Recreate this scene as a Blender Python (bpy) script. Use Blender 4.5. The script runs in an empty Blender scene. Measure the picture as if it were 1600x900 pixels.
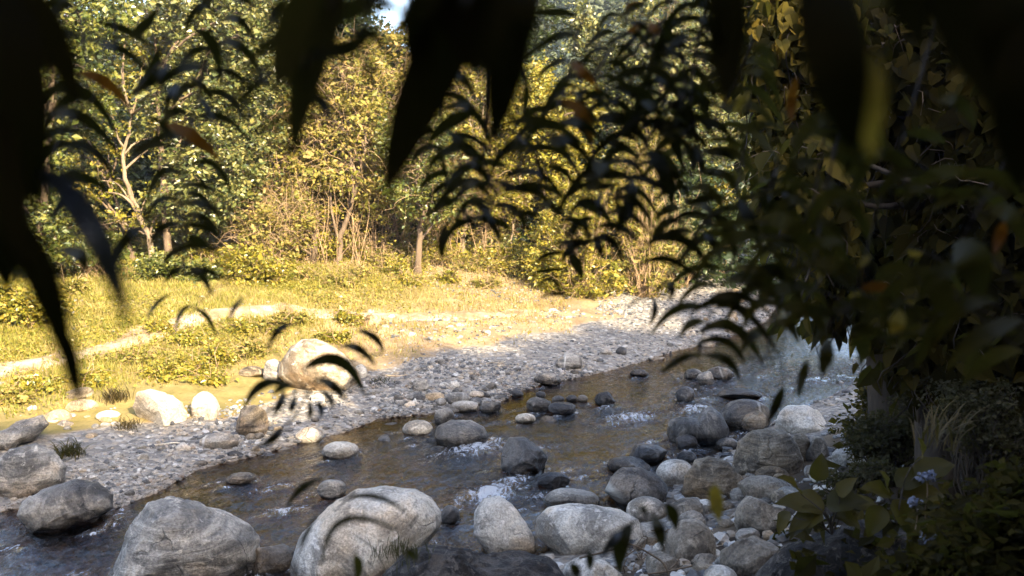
import bpy, math, random
import numpy as np
from mathutils import Vector

# ------------------------------------------------------------------ camera, light, exposure
scene = bpy.context.scene
COL = scene.collection
R = math.radians

CAM_H = 3.2
PITCH = 7.8
FPX = 1600.0
cam_d = bpy.data.cameras.new('camera')
cam_d.sensor_width = 36.0
cam_d.lens = 36.0
cam_d.clip_start = 0.05
cam_d.clip_end = 3000.0
cam_d.dof.use_dof = True
cam_d.dof.focus_distance = 10.5
cam_d.dof.aperture_fstop = 3.2
cam = bpy.data.objects.new('camera', cam_d)
cam.location = (0, 0, CAM_H)
cam.rotation_euler = (R(90 - PITCH), 0, 0)
COL.objects.link(cam)
scene.camera = cam

SUN_AZ = 147.0      # clockwise from +Y
SUN_EL = 30.0
sa, ca, se, ce = math.sin(R(SUN_AZ)), math.cos(R(SUN_AZ)), math.sin(R(SUN_EL)), math.cos(R(SUN_EL))
SUN_V = np.array([sa * ce, ca * ce, se])

world = bpy.data.worlds.new('World')
scene.world = world
world.use_nodes = True
wt = world.node_tree
sky = wt.nodes.new('ShaderNodeTexSky')
sky.sky_type = 'NISHITA'
sky.sun_disc = False
sky.sun_elevation = R(SUN_EL)
sky.sun_rotation = R(SUN_AZ)
sky.air_density = 0.75
sky.dust_density = 3.5
wt.links.new(sky.outputs[0], wt.nodes['Background'].inputs[0])
wt.nodes['Background'].inputs[1].default_value = 0.15

sun_d = bpy.data.lights.new('sun', 'SUN')
sun_d.energy = 3.3
sun_d.angle = R(0.5)
sun_d.color = (1.0, 0.83, 0.56)
sun = bpy.data.objects.new('sun', sun_d)
sun.rotation_euler = Vector((-SUN_V[0], -SUN_V[1], -SUN_V[2])).to_track_quat('-Z', 'Y').to_euler()
sun.location = (20, -25, 30)
COL.objects.link(sun)

scene.view_settings.view_transform = 'Standard'
scene.view_settings.look = 'None'
scene.view_settings.gamma = 1.0
scene.view_settings.use_curve_mapping = False
scene.view_settings.exposure = 2.55

scene.render.engine = 'CYCLES'
cy = scene.cycles
cy.use_denoising = True
cy.max_bounces = 6
cy.diffuse_bounces = 3
cy.glossy_bounces = 3
cy.transmission_bounces = 3
cy.transparent_max_bounces = 8
cy.caustics_reflective = False
cy.caustics_refractive = False

# ------------------------------------------------------------------ small maths
cp, sp = math.cos(R(PITCH)), math.sin(R(PITCH))
CAM = np.array([0.0, 0.0, CAM_H])
RIGHT = np.array([1.0, 0, 0]); FWD = np.array([0, cp, -sp]); UPV = np.array([0, sp, cp])

def ray(u, v):
    return RIGHT * ((u - 800) / FPX) + UPV * ((450 - v) / FPX) + FWD

def at_depth(u, v, d):
    """point seen at (u, v) of the 1600x900 photograph, d metres in front of the lens"""
    return CAM + ray(u, v) * d

def at_z(u, v, z):
    r = ray(u, v)
    return CAM + r * ((z - CAM_H) / r[2])

_rt = np.random.RandomState(7).rand(65536)
def _h(ix, iy, iz):
    return _rt[((ix * 73856093) ^ (iy * 19349663) ^ (iz * 83492791)) & 65535]

def vnoise(p):
    p = np.asarray(p, dtype=np.float64)
    i = np.floor(p).astype(np.int64); f = p - i
    f = f * f * (3 - 2 * f)
    x, y, z = i[..., 0], i[..., 1], i[..., 2]
    fx, fy, fz = f[..., 0], f[..., 1], f[..., 2]
    r = 0
    for dx in (0, 1):
        wx = fx if dx else 1 - fx
        for dy in (0, 1):
            wy = fy if dy else 1 - fy
            for dz in (0, 1):
                wz = fz if dz else 1 - fz
                r = r + wx * wy * wz * _h(x + dx, y + dy, z + dz)
    return r * 2 - 1

def fbm(p, octv=4, gain=0.5, lac=2.03):
    p = np.asarray(p, dtype=np.float64)
    a, s, n = 1.0, 0.0, 0.0
    for k in range(octv):
        s = s + a * vnoise(p + 17.3 * k); n += a
        a *= gain; p = p * lac
    return s / n

def fbm2(x, y, sc, octv=4, off=0.0):
    return fbm(np.stack([np.asarray(x) * sc + off, np.asarray(y) * sc - off, np.zeros_like(np.asarray(x, dtype=float)) + off * .37], -1), octv)

def smooth(a, b, x):
    t = np.clip((x - a) / (b - a), 0, 1)
    return t * t * (3 - 2 * t)

def norm(v):
    v = np.asarray(v, dtype=float)
    return v / np.maximum(np.linalg.norm(v, axis=-1, keepdims=True), 1e-9)

# ------------------------------------------------------------------ mesh helpers
class Acc:
    """collects vertex/face arrays, then links them as ONE mesh object"""
    def __init__(self):
        self.v, self.f, self.n = [], [], 0
    def add(self, v, *faces):
        v = np.asarray(v, dtype=np.float32).reshape(-1, 3)
        for f in faces:
            self.f.append(np.asarray(f, dtype=np.int64) + self.n)
        self.v.append(v); self.n += len(v)
    def build(self, name, mat, parent=None, smooth_=True, origin=None, attrs=None):
        V = np.concatenate(self.v) if self.v else np.zeros((0, 3), np.float32)
        if origin is not None:
            V = V - np.asarray(origin, dtype=np.float32)
        me = bpy.data.meshes.new(name)
        me.vertices.add(len(V)); me.vertices.foreach_set('co', V.astype(np.float32).ravel())
        lt = np.concatenate([np.full(len(f), f.shape[1], np.int32) for f in self.f])
        li = np.concatenate([f.ravel() for f in self.f]).astype(np.int32)
        me.loops.add(len(li)); me.loops.foreach_set('vertex_index', li)
        ls = np.zeros(len(lt), np.int32); ls[1:] = np.cumsum(lt)[:-1]
        me.polygons.add(len(lt)); me.polygons.foreach_set('loop_start', ls); me.polygons.foreach_set('loop_total', lt)
        me.polygons.foreach_set('use_smooth', np.full(len(lt), bool(smooth_)))
        if attrs is not None:
            for an, arr in attrs.items():
                a = me.attributes.new(an, 'FLOAT', 'POINT')
                a.data.foreach_set('value', np.asarray(arr, dtype=np.float32))
        me.update(calc_edges=True); me.validate()
        me.materials.append(mat)
        o = bpy.data.objects.new(name, me)
        COL.objects.link(o)
        if origin is not None:
            o.location = [float(q) for q in origin]
        if parent is not None:
            o.parent = parent
        return o

def tag(o, label=None, cat=None, group=None, kind=None):
    if label: o['label'] = label
    if cat: o['category'] = cat
    if group: o['group'] = group
    if kind: o['kind'] = kind
    return o

def empty(name, loc, label=None, cat=None, group=None):
    o = bpy.data.objects.new(name, None)
    o.empty_display_size = 0.2
    o.location = [float(q) for q in loc]
    COL.objects.link(o)
    return tag(o, label, cat, group)

def part(acc, name, mat, root, smooth_=True):
    """one mesh child, written in world space, moved into the root's space"""
    o = acc.build(name, mat, None, smooth_, origin=np.array(root.location))
    o.location = (0, 0, 0)
    o.parent = root
    return o

def tubes(acc, P, rad, sides=4):
    """P (n,K,3) polylines, rad (n,K)"""
    P = np.asarray(P, dtype=float); rad = np.asarray(rad, dtype=float)
    n, K, _ = P.shape
    T = np.gradient(P, axis=1); T = norm(T)
    ref = np.where(np.abs(T[..., 2:3]) > 0.9, np.array([1.0, 0, 0]), np.array([0, 0, 1.0]))
    A = norm(np.cross(T, ref)); B = np.cross(T, A)
    ang = np.arange(sides) * 2 * math.pi / sides
    V = P[:, :, None, :] + rad[:, :, None, None] * (np.cos(ang)[None, None, :, None] * A[:, :, None, :] + np.sin(ang)[None, None, :, None] * B[:, :, None, :])
    idx = np.arange(n * K * sides).reshape(n, K, sides)
    a = idx[:, :-1, :]; b = np.roll(a, -1, axis=2); c = idx[:, 1:, :]; d = np.roll(c, -1, axis=2)
    q = np.stack([a, b, d, c], -1).reshape(-1, 4)
    acc.add(V.reshape(-1, 3), q)

def curve_pts(pts, K):
    """Catmull-Rom resample of a short list of points"""
    pts = np.asarray(pts, dtype=float)
    if len(pts) == 2:
        t = np.linspace(0, 1, K)[:, None]
        return pts[0] * (1 - t) + pts[1] * t
    P = np.vstack([2 * pts[0] - pts[1], pts, 2 * pts[-1] - pts[-2]])
    out = []
    for s in np.linspace(0, len(pts) - 1 - 1e-6, K):
        i = int(s); f = s - i
        p0, p1, p2, p3 = P[i], P[i + 1], P[i + 2], P[i + 3]
        out.append(0.5 * ((2 * p1) + (-p0 + p2) * f + (2 * p0 - 5 * p1 + 4 * p2 - p3) * f * f + (-p0 + 3 * p1 - 3 * p2 + p3) * f ** 3))
    return np.array(out)

def leaf_cloud(acc, p, axis, nrm, L, wr=0.34, fold=0.25):
    """folded four-point leaves: p (n,3) base, axis, normal, L (n,)"""
    axis = norm(axis); b = norm(np.cross(axis, nrm)); nn = np.cross(b, axis)
    L = np.asarray(L)[:, None]
    w = L * wr
    m = p + axis * L * 0.42 + nn * w * fold
    V = np.stack([p, m + b * w, p + axis * L, m - b * w], 1)
    n = len(p); i = np.arange(n)[:, None] * 4
    acc.add(V.reshape(-1, 3), np.concatenate([i + np.array([[0, 1, 2]]), i + np.array([[0, 2, 3]])]))

def heart_cloud(acc, p, axis, nrm, L, wr=0.42):
    """broad heart-shaped leaves, eight points each"""
    axis = norm(axis); b = norm(np.cross(axis, nrm)); nn = np.cross(b, axis)
    L = np.asarray(L)[:, None]
    prof = [(0.0, 0.0, 0.0), (-0.10, 0.55, .10), (0.22, 1.0, .18), (0.6, 0.72, .10), (1.0, 0.0, -0.12), (0.6, -0.72, .10), (0.22, -1.0, .18), (-0.10, -0.55, .10)]
    V = np.stack([p + axis * L * a + b * L * wr * s + nn * L * f for a, s, f in prof], 1)
    n = len(p); i = np.arange(n)[:, None] * 8
    acc.add(V.reshape(-1, 3), *[i + np.array([q]) for q in ([0, 1, 2], [0, 2, 3], [0, 3, 4], [0, 4, 5], [0, 5, 6], [0, 6, 7])])

def ico(sub):
    import bmesh
    bm = bmesh.new(); bmesh.ops.create_icosphere(bm, subdivisions=sub, radius=1.0)
    bm.verts.ensure_lookup_table()
    v = np.array([q.co[:] for q in bm.verts]); f = np.array([[q.index for q in t.verts] for t in bm.faces])
    bm.free(); return v, f
ICO = {k: ico(k) for k in (1, 2, 3, 5, 6)}

# ------------------------------------------------------------------ material helpers
class NT:
    def __init__(self, name):
        self.m = bpy.data.materials.new(name); self.m.use_nodes = True
        self.t = self.m.node_tree
        for n in list(self.t.nodes): self.t.nodes.remove(n)
        self.out = self.t.nodes.new('ShaderNodeOutputMaterial')
    def n(self, typ, **kw):
        nd = self.t.nodes.new(typ)
        ins = kw.pop('i', {})
        for k, v in kw.items(): setattr(nd, k, v)
        for k, v in ins.items(): self.set(nd.inputs[k], v)
        return nd
    def set(self, sock, v):
        if hasattr(v, 'links'): self.t.links.new(v, sock)
        elif hasattr(v, 'outputs'): self.t.links.new(v.outputs[0], sock)
        else:
            if sock.type == 'RGBA' and len(v) == 3: v = (*v, 1)
            sock.default_value = v
    def noise(self, scale, detail=4, rough=0.55, vec=None, dist=0.0):
        nd = self.n('ShaderNodeTexNoise', i={'Scale': scale, 'Detail': detail, 'Roughness': rough, 'Distortion': dist})
        if vec is not None: self.set(nd.inputs['Vector'], vec)
        return nd.outputs['Fac']
    def ramp(self, fac, stops, interp='LINEAR'):
        nd = self.n('ShaderNodeValToRGB'); cr = nd.color_ramp; cr.interpolation = interp
        while len(cr.elements) < len(stops): cr.elements.new(0.5)
        for e, (p, c) in zip(cr.elements, stops):
            e.position = p; e.color = (*c, 1) if not isinstance(c, (int, float)) else (c, c, c, 1)
        self.set(nd.inputs[0], fac); return nd.outputs[0]
    def mix(self, fac, a, b, mode='MIX'):
        nd = self.n('ShaderNodeMix', data_type='RGBA', blend_type=mode)
        self.set(nd.inputs[0], fac); self.set(nd.inputs[6], a); self.set(nd.inputs[7], b)
        return nd.outputs[2]
    def math(self, op, a, b=0.5, clamp=False):
        nd = self.n('ShaderNodeMath', operation=op, use_clamp=clamp)
        self.set(nd.inputs[0], a); self.set(nd.inputs[1], b); return nd.outputs[0]
    def maprange(self, v, a, b, c=0.0, d=1.0):
        nd = self.n('ShaderNodeMapRange'); self.set(nd.inputs[0], v)
        for k, q in zip((1, 2, 3, 4), (a, b, c, d)): nd.inputs[k].default_value = q
        return nd.outputs[0]
    def bump(self, h, strength=0.5, dist=0.02):
        return self.n('ShaderNodeBump', i={'Strength': strength, 'Distance': dist, 'Height': h}).outputs[0]
    def pos(self): return self.n('ShaderNodeNewGeometry').outputs['Position']
    def island(self): return self.n('ShaderNodeNewGeometry').outputs['Random Per Island']
    def attr(self, name): return self.n('ShaderNodeAttribute', attribute_name=name).outputs['Fac']
    def bsdf(self, col, rough=0.8, spec=0.3, normal=None):
        nd = self.n('ShaderNodeBsdfPrincipled', i={'Base Color': col, 'Roughness': rough, 'Specular IOR Level': spec})
        if normal is not None: self.set(nd.inputs['Normal'], normal)
        return nd
    def done(self, sh):
        self.set(self.out.inputs[0], sh); return self.m

def leaf_mat(name, cols, transl=0.35, rough=0.45, spec=0.35, big=0.0, tcol=(0.26, 0.26, 0.04)):
    m = NT(name)
    r = m.island()
    k = len(cols)
    c = m.ramp(r, [((q + .5) / k, cc) for q, cc in enumerate(cols)])
    if big > 0:      # patches of the plant with older, yellower foliage
        c = m.mix(m.math('MULTIPLY', m.maprange(m.noise(0.9, 3), .42, .62), big), c, cols[-1])
    b = m.bsdf(c, rough, spec)
    if transl <= 0: return m.done(b)
    tr = m.n('ShaderNodeBsdfTranslucent'); m.set(tr.inputs[0], m.mix(0.4, c, tcol))
    mx = m.n('ShaderNodeMixShader', i={0: transl}); m.set(mx.inputs[1], b); m.set(mx.inputs[2], tr)
    return m.done(mx)

def bark_mat(name, c1, c2, scale=9.0):
    m = NT(name)
    mp = m.n('ShaderNodeMapping'); mp.inputs['Scale'].default_value = (1, 1, 0.25)
    m.set(mp.inputs[0], m.pos())
    nz = m.noise(scale, 5, .6, mp)
    c = m.ramp(nz, [(.3, c1), (.7, c2)])
    return m.done(m.bsdf(c, .85, .2, m.bump(m.noise(scale * 3, 4, .6, mp), .6, .02)))

def rock_mat(name, cols, vein=0.0, spots=0.3, wet=1.0, layered=0.0, gloss=0.62, streak=None, scale=1.0):
    """weathered river stone: mottled colours, dark stains, pale lichen, a damp band along the water line"""
    m = NT(name)
    tc = m.n('ShaderNodeTexCoord').outputs['Object']
    oi = m.n('ShaderNodeObjectInfo').outputs['Random']
    sh = m.n('ShaderNodeVectorMath', operation='ADD'); m.set(sh.inputs[0], tc)
    cx = m.n('ShaderNodeCombineXYZ'); m.set(cx.inputs[0], m.math('MULTIPLY', oi, 37.0)); m.set(cx.inputs[1], m.math('MULTIPLY', oi, 91.0))
    m.set(sh.inputs[1], cx); vec = sh.outputs[0]
    if layered > 0:
        mp = m.n('ShaderNodeMapping'); mp.inputs['Rotation'].default_value = (0.5, 0.35, 0.2); mp.inputs['Scale'].default_value = (1, 1, 4.5)
        m.set(mp.inputs[0], vec); lv = mp.outputs[0]
    else: lv = vec
    n1 = m.noise(2.4 * scale, 9, .66, lv, .8)
    c = m.ramp(n1, [(.39, cols[0]), (.50, cols[1]), (.61, cols[2])])
    n3 = m.noise(1.7 * scale, 7, .66, vec, 1.6)
    c = m.mix(m.math('MULTIPLY', m.maprange(n3, .52, .58), .72), c, tuple(q * .40 for q in cols[0]))
    n2 = m.noise(7.0 * scale, 6, .72, vec, .5)
    c = m.mix(m.math('MULTIPLY', m.maprange(n2, .56, .62), spots * 1.6), c, tuple(min(.7, q * 1.5) for q in cols[2]))
    mps = m.n('ShaderNodeMapping'); mps.inputs['Rotation'].default_value = (.3, 1.15, .5); mps.inputs['Scale'].default_value = (9, 1.1, 1.1)
    m.set(mps.inputs[0], vec)
    ns = m.noise(1.5 * scale, 6, .7, mps.outputs[0], .3)
    c = m.mix(m.math('MULTIPLY', m.maprange(ns, .60, .68), .28), c, tuple(min(.66, q * 1.45) for q in cols[2]))
    n4 = m.noise(55 * scale, 4, .75, vec)
    c = m.mix(.55, c, m.ramp(n4, [(.36, .18), (.62, .85)]), 'OVERLAY')
    nb = m.noise(1.3 * scale, 4, .6, vec)
    c = m.mix(m.math('MULTIPLY', m.maprange(nb, .53, .62), .45), c, m.mix(1.0, c, (1.0, .74, .45), 'MULTIPLY'))
    # cracks: a few thin broken joints
    mpc = m.n('ShaderNodeVectorMath', operation='ADD'); m.set(mpc.inputs[0], vec)
    nd_ = m.n('ShaderNodeTexNoise', i={'Scale': 2.3, 'Detail': 5.0}); m.set(nd_.inputs['Vector'], vec)
    sc_ = m.n('ShaderNodeVectorMath', operation='SCALE'); m.set(sc_.inputs[0], nd_.outputs['Color']); sc_.inputs['Scale'].default_value = .55
    m.set(mpc.inputs[1], sc_.outputs[0])
    vc = m.n('ShaderNodeTexVoronoi', feature='DISTANCE_TO_EDGE', i={'Scale': 1.7 * scale}); m.set(vc.inputs['Vector'], mpc.outputs[0])
    crk = m.math('MULTIPLY', m.maprange(vc.outputs['Distance'], .013, .0), m.maprange(m.noise(1.9, 3, .6, vec), .50, .60))
    c = m.mix(m.math('MULTIPLY', crk, .5), c, tuple(q * .3 for q in cols[0]))
    if vein > 0:
        wv = m.n('ShaderNodeTexWave', wave_type='BANDS', bands_direction='X', i={'Scale': .55, 'Distortion': 5.0, 'Detail': 3.0, 'Detail Scale': 1.2})
        m.set(wv.inputs['Vector'], vec)
        c = m.mix(m.math('MULTIPLY', m.math('MULTIPLY', m.maprange(wv.outputs['Fac'], .985, .999), m.maprange(m.noise(1.7, 2, .5, vec), .5, .6)), vein), c, (.62, .63, .62))
    if streak is not None:    # one broad pale quartz band across the stone
        wv = m.n('ShaderNodeTexNoise', i={'Scale': 1.1, 'Detail': 4.0}); m.set(wv.inputs['Vector'], tc)
        sx = m.n('ShaderNodeSeparateXYZ'); m.set(sx.inputs[0], tc)
        s = m.math('ADD', m.math('MULTIPLY', sx.outputs[0], streak[0]), m.math('MULTIPLY', sx.outputs[2], streak[1]))
        s = m.math('ADD', s, m.math('MULTIPLY', wv.outputs['Fac'], .35))
        d = m.math('ABSOLUTE', m.math('SUBTRACT', s, streak[2]))
        c = m.mix(m.math('MULTIPLY', m.maprange(d, streak[3], streak[3] * .35), .8), c, (.50, .50, .47))
    c = m.mix(1.0, c, (1.07, 1.0, .90), 'MULTIPLY')
    hb = m.math('ADD', m.math('MULTIPLY', n1, 1.0), m.math('ADD', m.math('MULTIPLY', n4, .16), m.math('ADD', m.math('MULTIPLY', n2, .5), m.math('MULTIPLY', ns, .10))))
    hb = m.math('SUBTRACT', hb, m.math('MULTIPLY', crk, .3))
    nrm = m.bump(hb, .9, .06)
    rough = gloss
    if wet > 0:
        sz = m.n('ShaderNodeSeparateXYZ'); m.set(sz.inputs[0], m.pos())
        zz = m.math('ADD', sz.outputs[2], m.math('MULTIPLY', m.math('SUBTRACT', n2, .5), .10))
        w = m.math('MULTIPLY', m.maprange(zz, .15 * wet, .06 * wet), 1.0)
        c = m.mix(m.math('MULTIPLY', w, .72), c, m.mix(1.0, c, (.22, .20, .18), 'MULTIPLY'))
        rough = m.maprange(w, 0, 1, gloss, .22)
    return m.done(m.bsdf(c, rough, .35, nrm))

# ================================================================== SETTING
def px_line(pts, z=0.0):
    return np.array([at_z(u, v, z)[:2] for u, v in pts])

FAR_EDGE = px_line([(-900, 900), (-300, 850), (-60, 806), (100, 790), (182, 797), (260, 764), (310, 734), (400, 712), (470, 692), (540, 676),
                    (592, 655), (690, 645), (770, 638), (805, 616), (850, 600), (905, 591), (1000, 568), (1060, 548), (1130, 533), (1195, 505),
                    (1222, 470), (1214, 430), (1210, 392), (1222, 366), (1250, 345), (1330, 325)])
NEAR_EDGE = px_line([(-900, 1500), (-200, 1230), (200, 1060), (600, 935), (760, 893), (880, 856), (960, 822), (1010, 792), (1070, 745),
                     (1150, 695), (1230, 652), (1320, 607), (1385, 562), (1400, 500), (1360, 440), (1330, 392), (1345, 366), (1400, 345), (1500, 325)])
RIVER = np.vstack([FAR_EDGE, NEAR_EDGE[::-1]])

def dist_poly(x, y, P):
    d = np.full(np.shape(x), 1e9)
    for a, b in zip(P[:-1], P[1:]):
        ab = b - a
        t = np.clip(((x - a[0]) * ab[0] + (y - a[1]) * ab[1]) / (ab @ ab + 1e-12), 0, 1)
        d = np.minimum(d, np.hypot(x - a[0] - t * ab[0], y - a[1] - t * ab[1]))
    return d

def inside(x, y, P):
    r = np.zeros(np.shape(x), bool)
    for a, b in zip(P, np.roll(P, -1, axis=0)):
        c = (a[1] > y) != (b[1] > y)
        with np.errstate(divide='ignore', invalid='ignore'):
            xi = (b[0] - a[0]) * (y - a[1]) / (b[1] - a[1] + 1e-15) + a[0]
        r ^= c & (x < xi)
    return r

def zones(x, y):
    x = np.asarray(x, float); y = np.asarray(y, float)
    wob = 0.22 * fbm2(x, y, .8, 3)
    df, dn = dist_poly(x, y, FAR_EDGE), dist_poly(x, y, NEAR_EDGE)
    ins = inside(x, y, RIVER)
    return df, dn, ins, wob

FP = ([0, .5, 1.5, 3, 4.2, 5.2, 7, 10, 16, 24, 34, 50, 80, 120, 400], [0, .09, .22, .36, .58, .80, .98, 1.10, 1.5, 2.4, 4.2, 6.0, 9, 13, 40])
NP = ([0, .6, 1.5, 3, 5, 8, 12, 18, 30, 50, 400], [0, .14, .38, .85, 1.35, 1.75, 2.6, 3.6, 5, 7, 30])

def height(x, y):
    x = np.asarray(x, float); y = np.asarray(y, float)
    df, dn, ins, wob = zones(x, y)
    far = df < dn
    d = np.where(far, df, dn)
    hf = np.interp(np.maximum(d + wob * np.clip(d, 0, 1), 0), *FP)
    hn = np.interp(d, *NP)
    h = np.where(far, hf, hn)
    # right bank rises steeply behind the vines
    rough = 0.05 * fbm2(x, y, .9, 4, 3.3) + 0.025 * fbm2(x, y, 4.0, 3, 9.1)
    h = h + rough * np.clip(d * .8, .15, 1.6)
    bed = -np.minimum(.30, .05 + .17 * d) + .05 * fbm2(x, y, 2.2, 3, 5.0)
    return np.where(ins, np.minimum(bed, -.015), np.maximum(h, .012))

def h1(x, y): return float(height(np.array([x]), np.array([y]))[0])

def ground_at(u, v, lo=2.0, hi=90.0):
    """where the ray through (u, v) meets the ground"""
    r = ray(u, v); t = np.geomspace(lo, hi, 500)
    P = CAM + t[:, None] * r
    below = P[:, 2] < height(P[:, 0], P[:, 1])
    k = int(np.argmax(below)) if below.any() else len(t) - 1
    return P[k]

# ---- ground: one sheet to the horizon, finer near the lens
ang = np.concatenate([np.linspace(-180, -46, 50)[:-1], np.linspace(-46, 46, 560), np.linspace(46, 180, 50)[1:]])
rad_ = np.concatenate([[0.02], np.geomspace(.6, 5, 46), np.geomspace(5.05, 34, 360), np.geomspace(34.5, 300, 50)])
AA, RR = np.meshgrid(np.radians(ang), rad_)
GX, GY = RR * np.sin(AA), RR * np.cos(AA)
GZ = height(GX, GY)
df, dn, ins, wob = zones(GX, GY)
nr, na = GX.shape
ii = np.arange(nr * na).reshape(nr, na)
quads = np.stack([ii[:-1, :-1], ii[:-1, 1:], ii[1:, 1:], ii[1:, :-1]], -1).reshape(-1, 4)
acc = Acc(); acc.add(np.stack([GX, GY, GZ], -1), quads)
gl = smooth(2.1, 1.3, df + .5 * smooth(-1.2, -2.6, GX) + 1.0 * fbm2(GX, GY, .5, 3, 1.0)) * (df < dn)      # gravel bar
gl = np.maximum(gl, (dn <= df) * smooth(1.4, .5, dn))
gl = np.where(ins, 1, gl)
# upstream the bar widens
up = (df < dn) * smooth(16, 18.5, GY) * smooth(1.4, 2.6, GX) * smooth(6.2, 4.6, df)
gl = np.maximum(gl, up)
gr = np.clip(.55 + .9 * fbm2(GX, GY, .45, 4, 21.0) + .35 * smooth(-1, -4, GX), 0, 1) * (1 - gl) * (df < dn)

m = NT('ground_soil')
P_ = m.pos()
soil = m.ramp(m.noise(1.6, 6, .65, P_), [(.3, (.19, .125, .065)), (.5, (.31, .22, .125)), (.72, (.40, .30, .185))])
soil = m.mix(.5, soil, m.ramp(m.noise(26, 4, .7, P_), [(.25, .2), (.75, .8)]), 'OVERLAY')
grs = m.ramp(m.noise(3.0, 5, .7, P_), [(.3, (.14, .125, .03)), (.55, (.27, .21, .065)), (.75, (.38, .28, .11))])
vor = m.n('ShaderNodeTexVoronoi', i={'Scale': 17.0, 'Randomness': 1.0}); m.set(vor.inputs['Vector'], P_)
vor2 = m.n('ShaderNodeTexVoronoi', i={'Scale': 41.0}); m.set(vor2.inputs['Vector'], P_)
pebc = m.ramp(m.n('ShaderNodeSeparateColor', i={0: vor.outputs['Color']}).outputs[0], [(.1, (.12, .115, .11)), (.4, (.23, .22, .20)), (.7, (.31, .26, .20)), (.9, (.42, .40, .36))])
pebc = m.mix(.4, pebc, m.ramp(m.n('ShaderNodeSeparateColor', i={0: vor2.outputs['Color']}).outputs[0], [(0, .2), (1, .8)]), 'OVERLAY')
pebc = m.mix(.35, pebc, (.25, .22, .18))
c = m.mix(m.math('MULTIPLY', m.maprange(m.math('ADD', m.attr('grass'), m.math('MULTIPLY', m.math('SUBTRACT', m.noise(7, 4, .7, P_), .5), 1.2)), .35, .75), .85), soil, grs)
gf = m.maprange(m.math('ADD', m.attr('gravel'), m.math('MULTIPLY', m.math('SUBTRACT', m.noise(3.5, 4, .7, P_), .5), .7)), .35, .6)
c = m.mix(gf, c, pebc)
sz = m.n('ShaderNodeSeparateXYZ'); m.set(sz.inputs[0], P_)
bedc = m.mix(.6, m.ramp(m.noise(5, 5, .7, P_), [(.36, (.06, .034, .012)), (.52, (.26, .145, .045)), (.66, (.46, .30, .12))]), pebc, 'MULTIPLY')
bedc = m.mix(.3, bedc, (.20, .11, .03))
c = m.mix(m.maprange(sz.outputs[2], .02, -.03), c, bedc)
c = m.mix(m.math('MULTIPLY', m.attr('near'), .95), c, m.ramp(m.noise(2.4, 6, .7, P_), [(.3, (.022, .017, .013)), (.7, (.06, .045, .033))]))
hb = m.math('ADD', m.math('MULTIPLY', vor.outputs['Distance'], m.math('MULTIPLY', gf, -1.2)), m.noise(22, 6, .75, P_))
mat_ground = m.done(m.bsdf(c, .9, .15, m.bump(hb, .8, .04)))
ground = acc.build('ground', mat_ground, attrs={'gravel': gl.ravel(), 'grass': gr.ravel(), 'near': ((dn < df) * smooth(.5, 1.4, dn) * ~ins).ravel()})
tag(ground, 'sandy meadow, gravel bar and stream bed between the wooded banks', 'ground', kind='structure')

# ---- path: a worn dusty track draped along the meadow
acc = Acc()
track = np.array([ground_at(u, v)[:2] for u, v in [(-160, 622), (0, 583), (70, 566), (150, 548), (230, 524), (300, 500), (370, 488), (450, 486), (540, 494), (640, 497), (740, 494), (850, 490)]])
tc_ = curve_pts(np.c_[track, np.zeros(len(track))], 150)[:, :2]
tn = norm(np.gradient(tc_, axis=0)); side = np.stack([-tn[:, 1], tn[:, 0]], -1)
rows = []
for s in np.linspace(-1, 1, 15):
    w = .25 + .12 * fbm2(tc_[:, 0], tc_[:, 1], 1.4, 3, 4.0) + .08 * fbm2(tc_[:, 0] + s, tc_[:, 1], 5.0, 3, 8.0)
    q = tc_ + side * (s * w)[:, None]
    rows.append(np.c_[q, height(q[:, 0], q[:, 1]) + .016 - .02 * abs(s) ** 3])
PV = np.stack(rows, 1); k = np.arange(PV.shape[0] * PV.shape[1]).reshape(PV.shape[:2])
acc.add(PV.reshape(-1, 3), np.stack([k[:-1, :-1], k[1:, :-1], k[1:, 1:], k[:-1, 1:]], -1).reshape(-1, 4)[:, ::-1])
m = NT('path_dust'); P_ = m.pos()
c = m.ramp(m.noise(3.0, 6, .65, P_), [(.36, (.20, .14, .075)), (.5, (.33, .25, .15)), (.62, (.45, .37, .26))])
mat_path = m.done(m.bsdf(c, .95, .1, m.bump(m.noise(24, 6, .75, P_), .8, .03)))
tag(acc.build('path', mat_path), 'worn dusty track crossing the meadow', 'path', kind='structure')

# ---- far hillside across the valley, its face turned from the sun
def hill_h(x, y):
    flank = 1.45 * (x + 7 + .05 * (y - 60) + 3.0 * fbm2(x, y, .06, 3))
    return np.minimum(np.maximum(flank, -3), np.interp(x, [10, 24, 40], [24, 9, 5]) + 3 * fbm2(x, y, .08, 3)) * smooth(52, 82, y) - 1.0
HX, HY = np.meshgrid(np.linspace(-40, 150, 200), np.linspace(50, 230, 120))
HZ = hill_h(HX, HY) + 1.2 * fbm2(HX, HY, .2, 3, 2.0)
k = np.arange(HX.size).reshape(HX.shape)
acc = Acc(); acc.add(np.stack([HX, HY, HZ], -1), np.stack([k[:-1, :-1], k[:-1, 1:], k[1:, 1:], k[1:, :-1]], -1).reshape(-1, 4))
m = NT('hill_forest_floor')
mat_hill = m.done(m.bsdf(m.ramp(m.noise(.35, 6, .7, m.pos()), [(.3, (.015, .022, .012)), (.7, (.05, .065, .03))]), .9, .1))
tag(acc.build('far_hill', mat_hill), 'distant wooded hill rising over the valley', 'hill', kind='structure')

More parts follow.
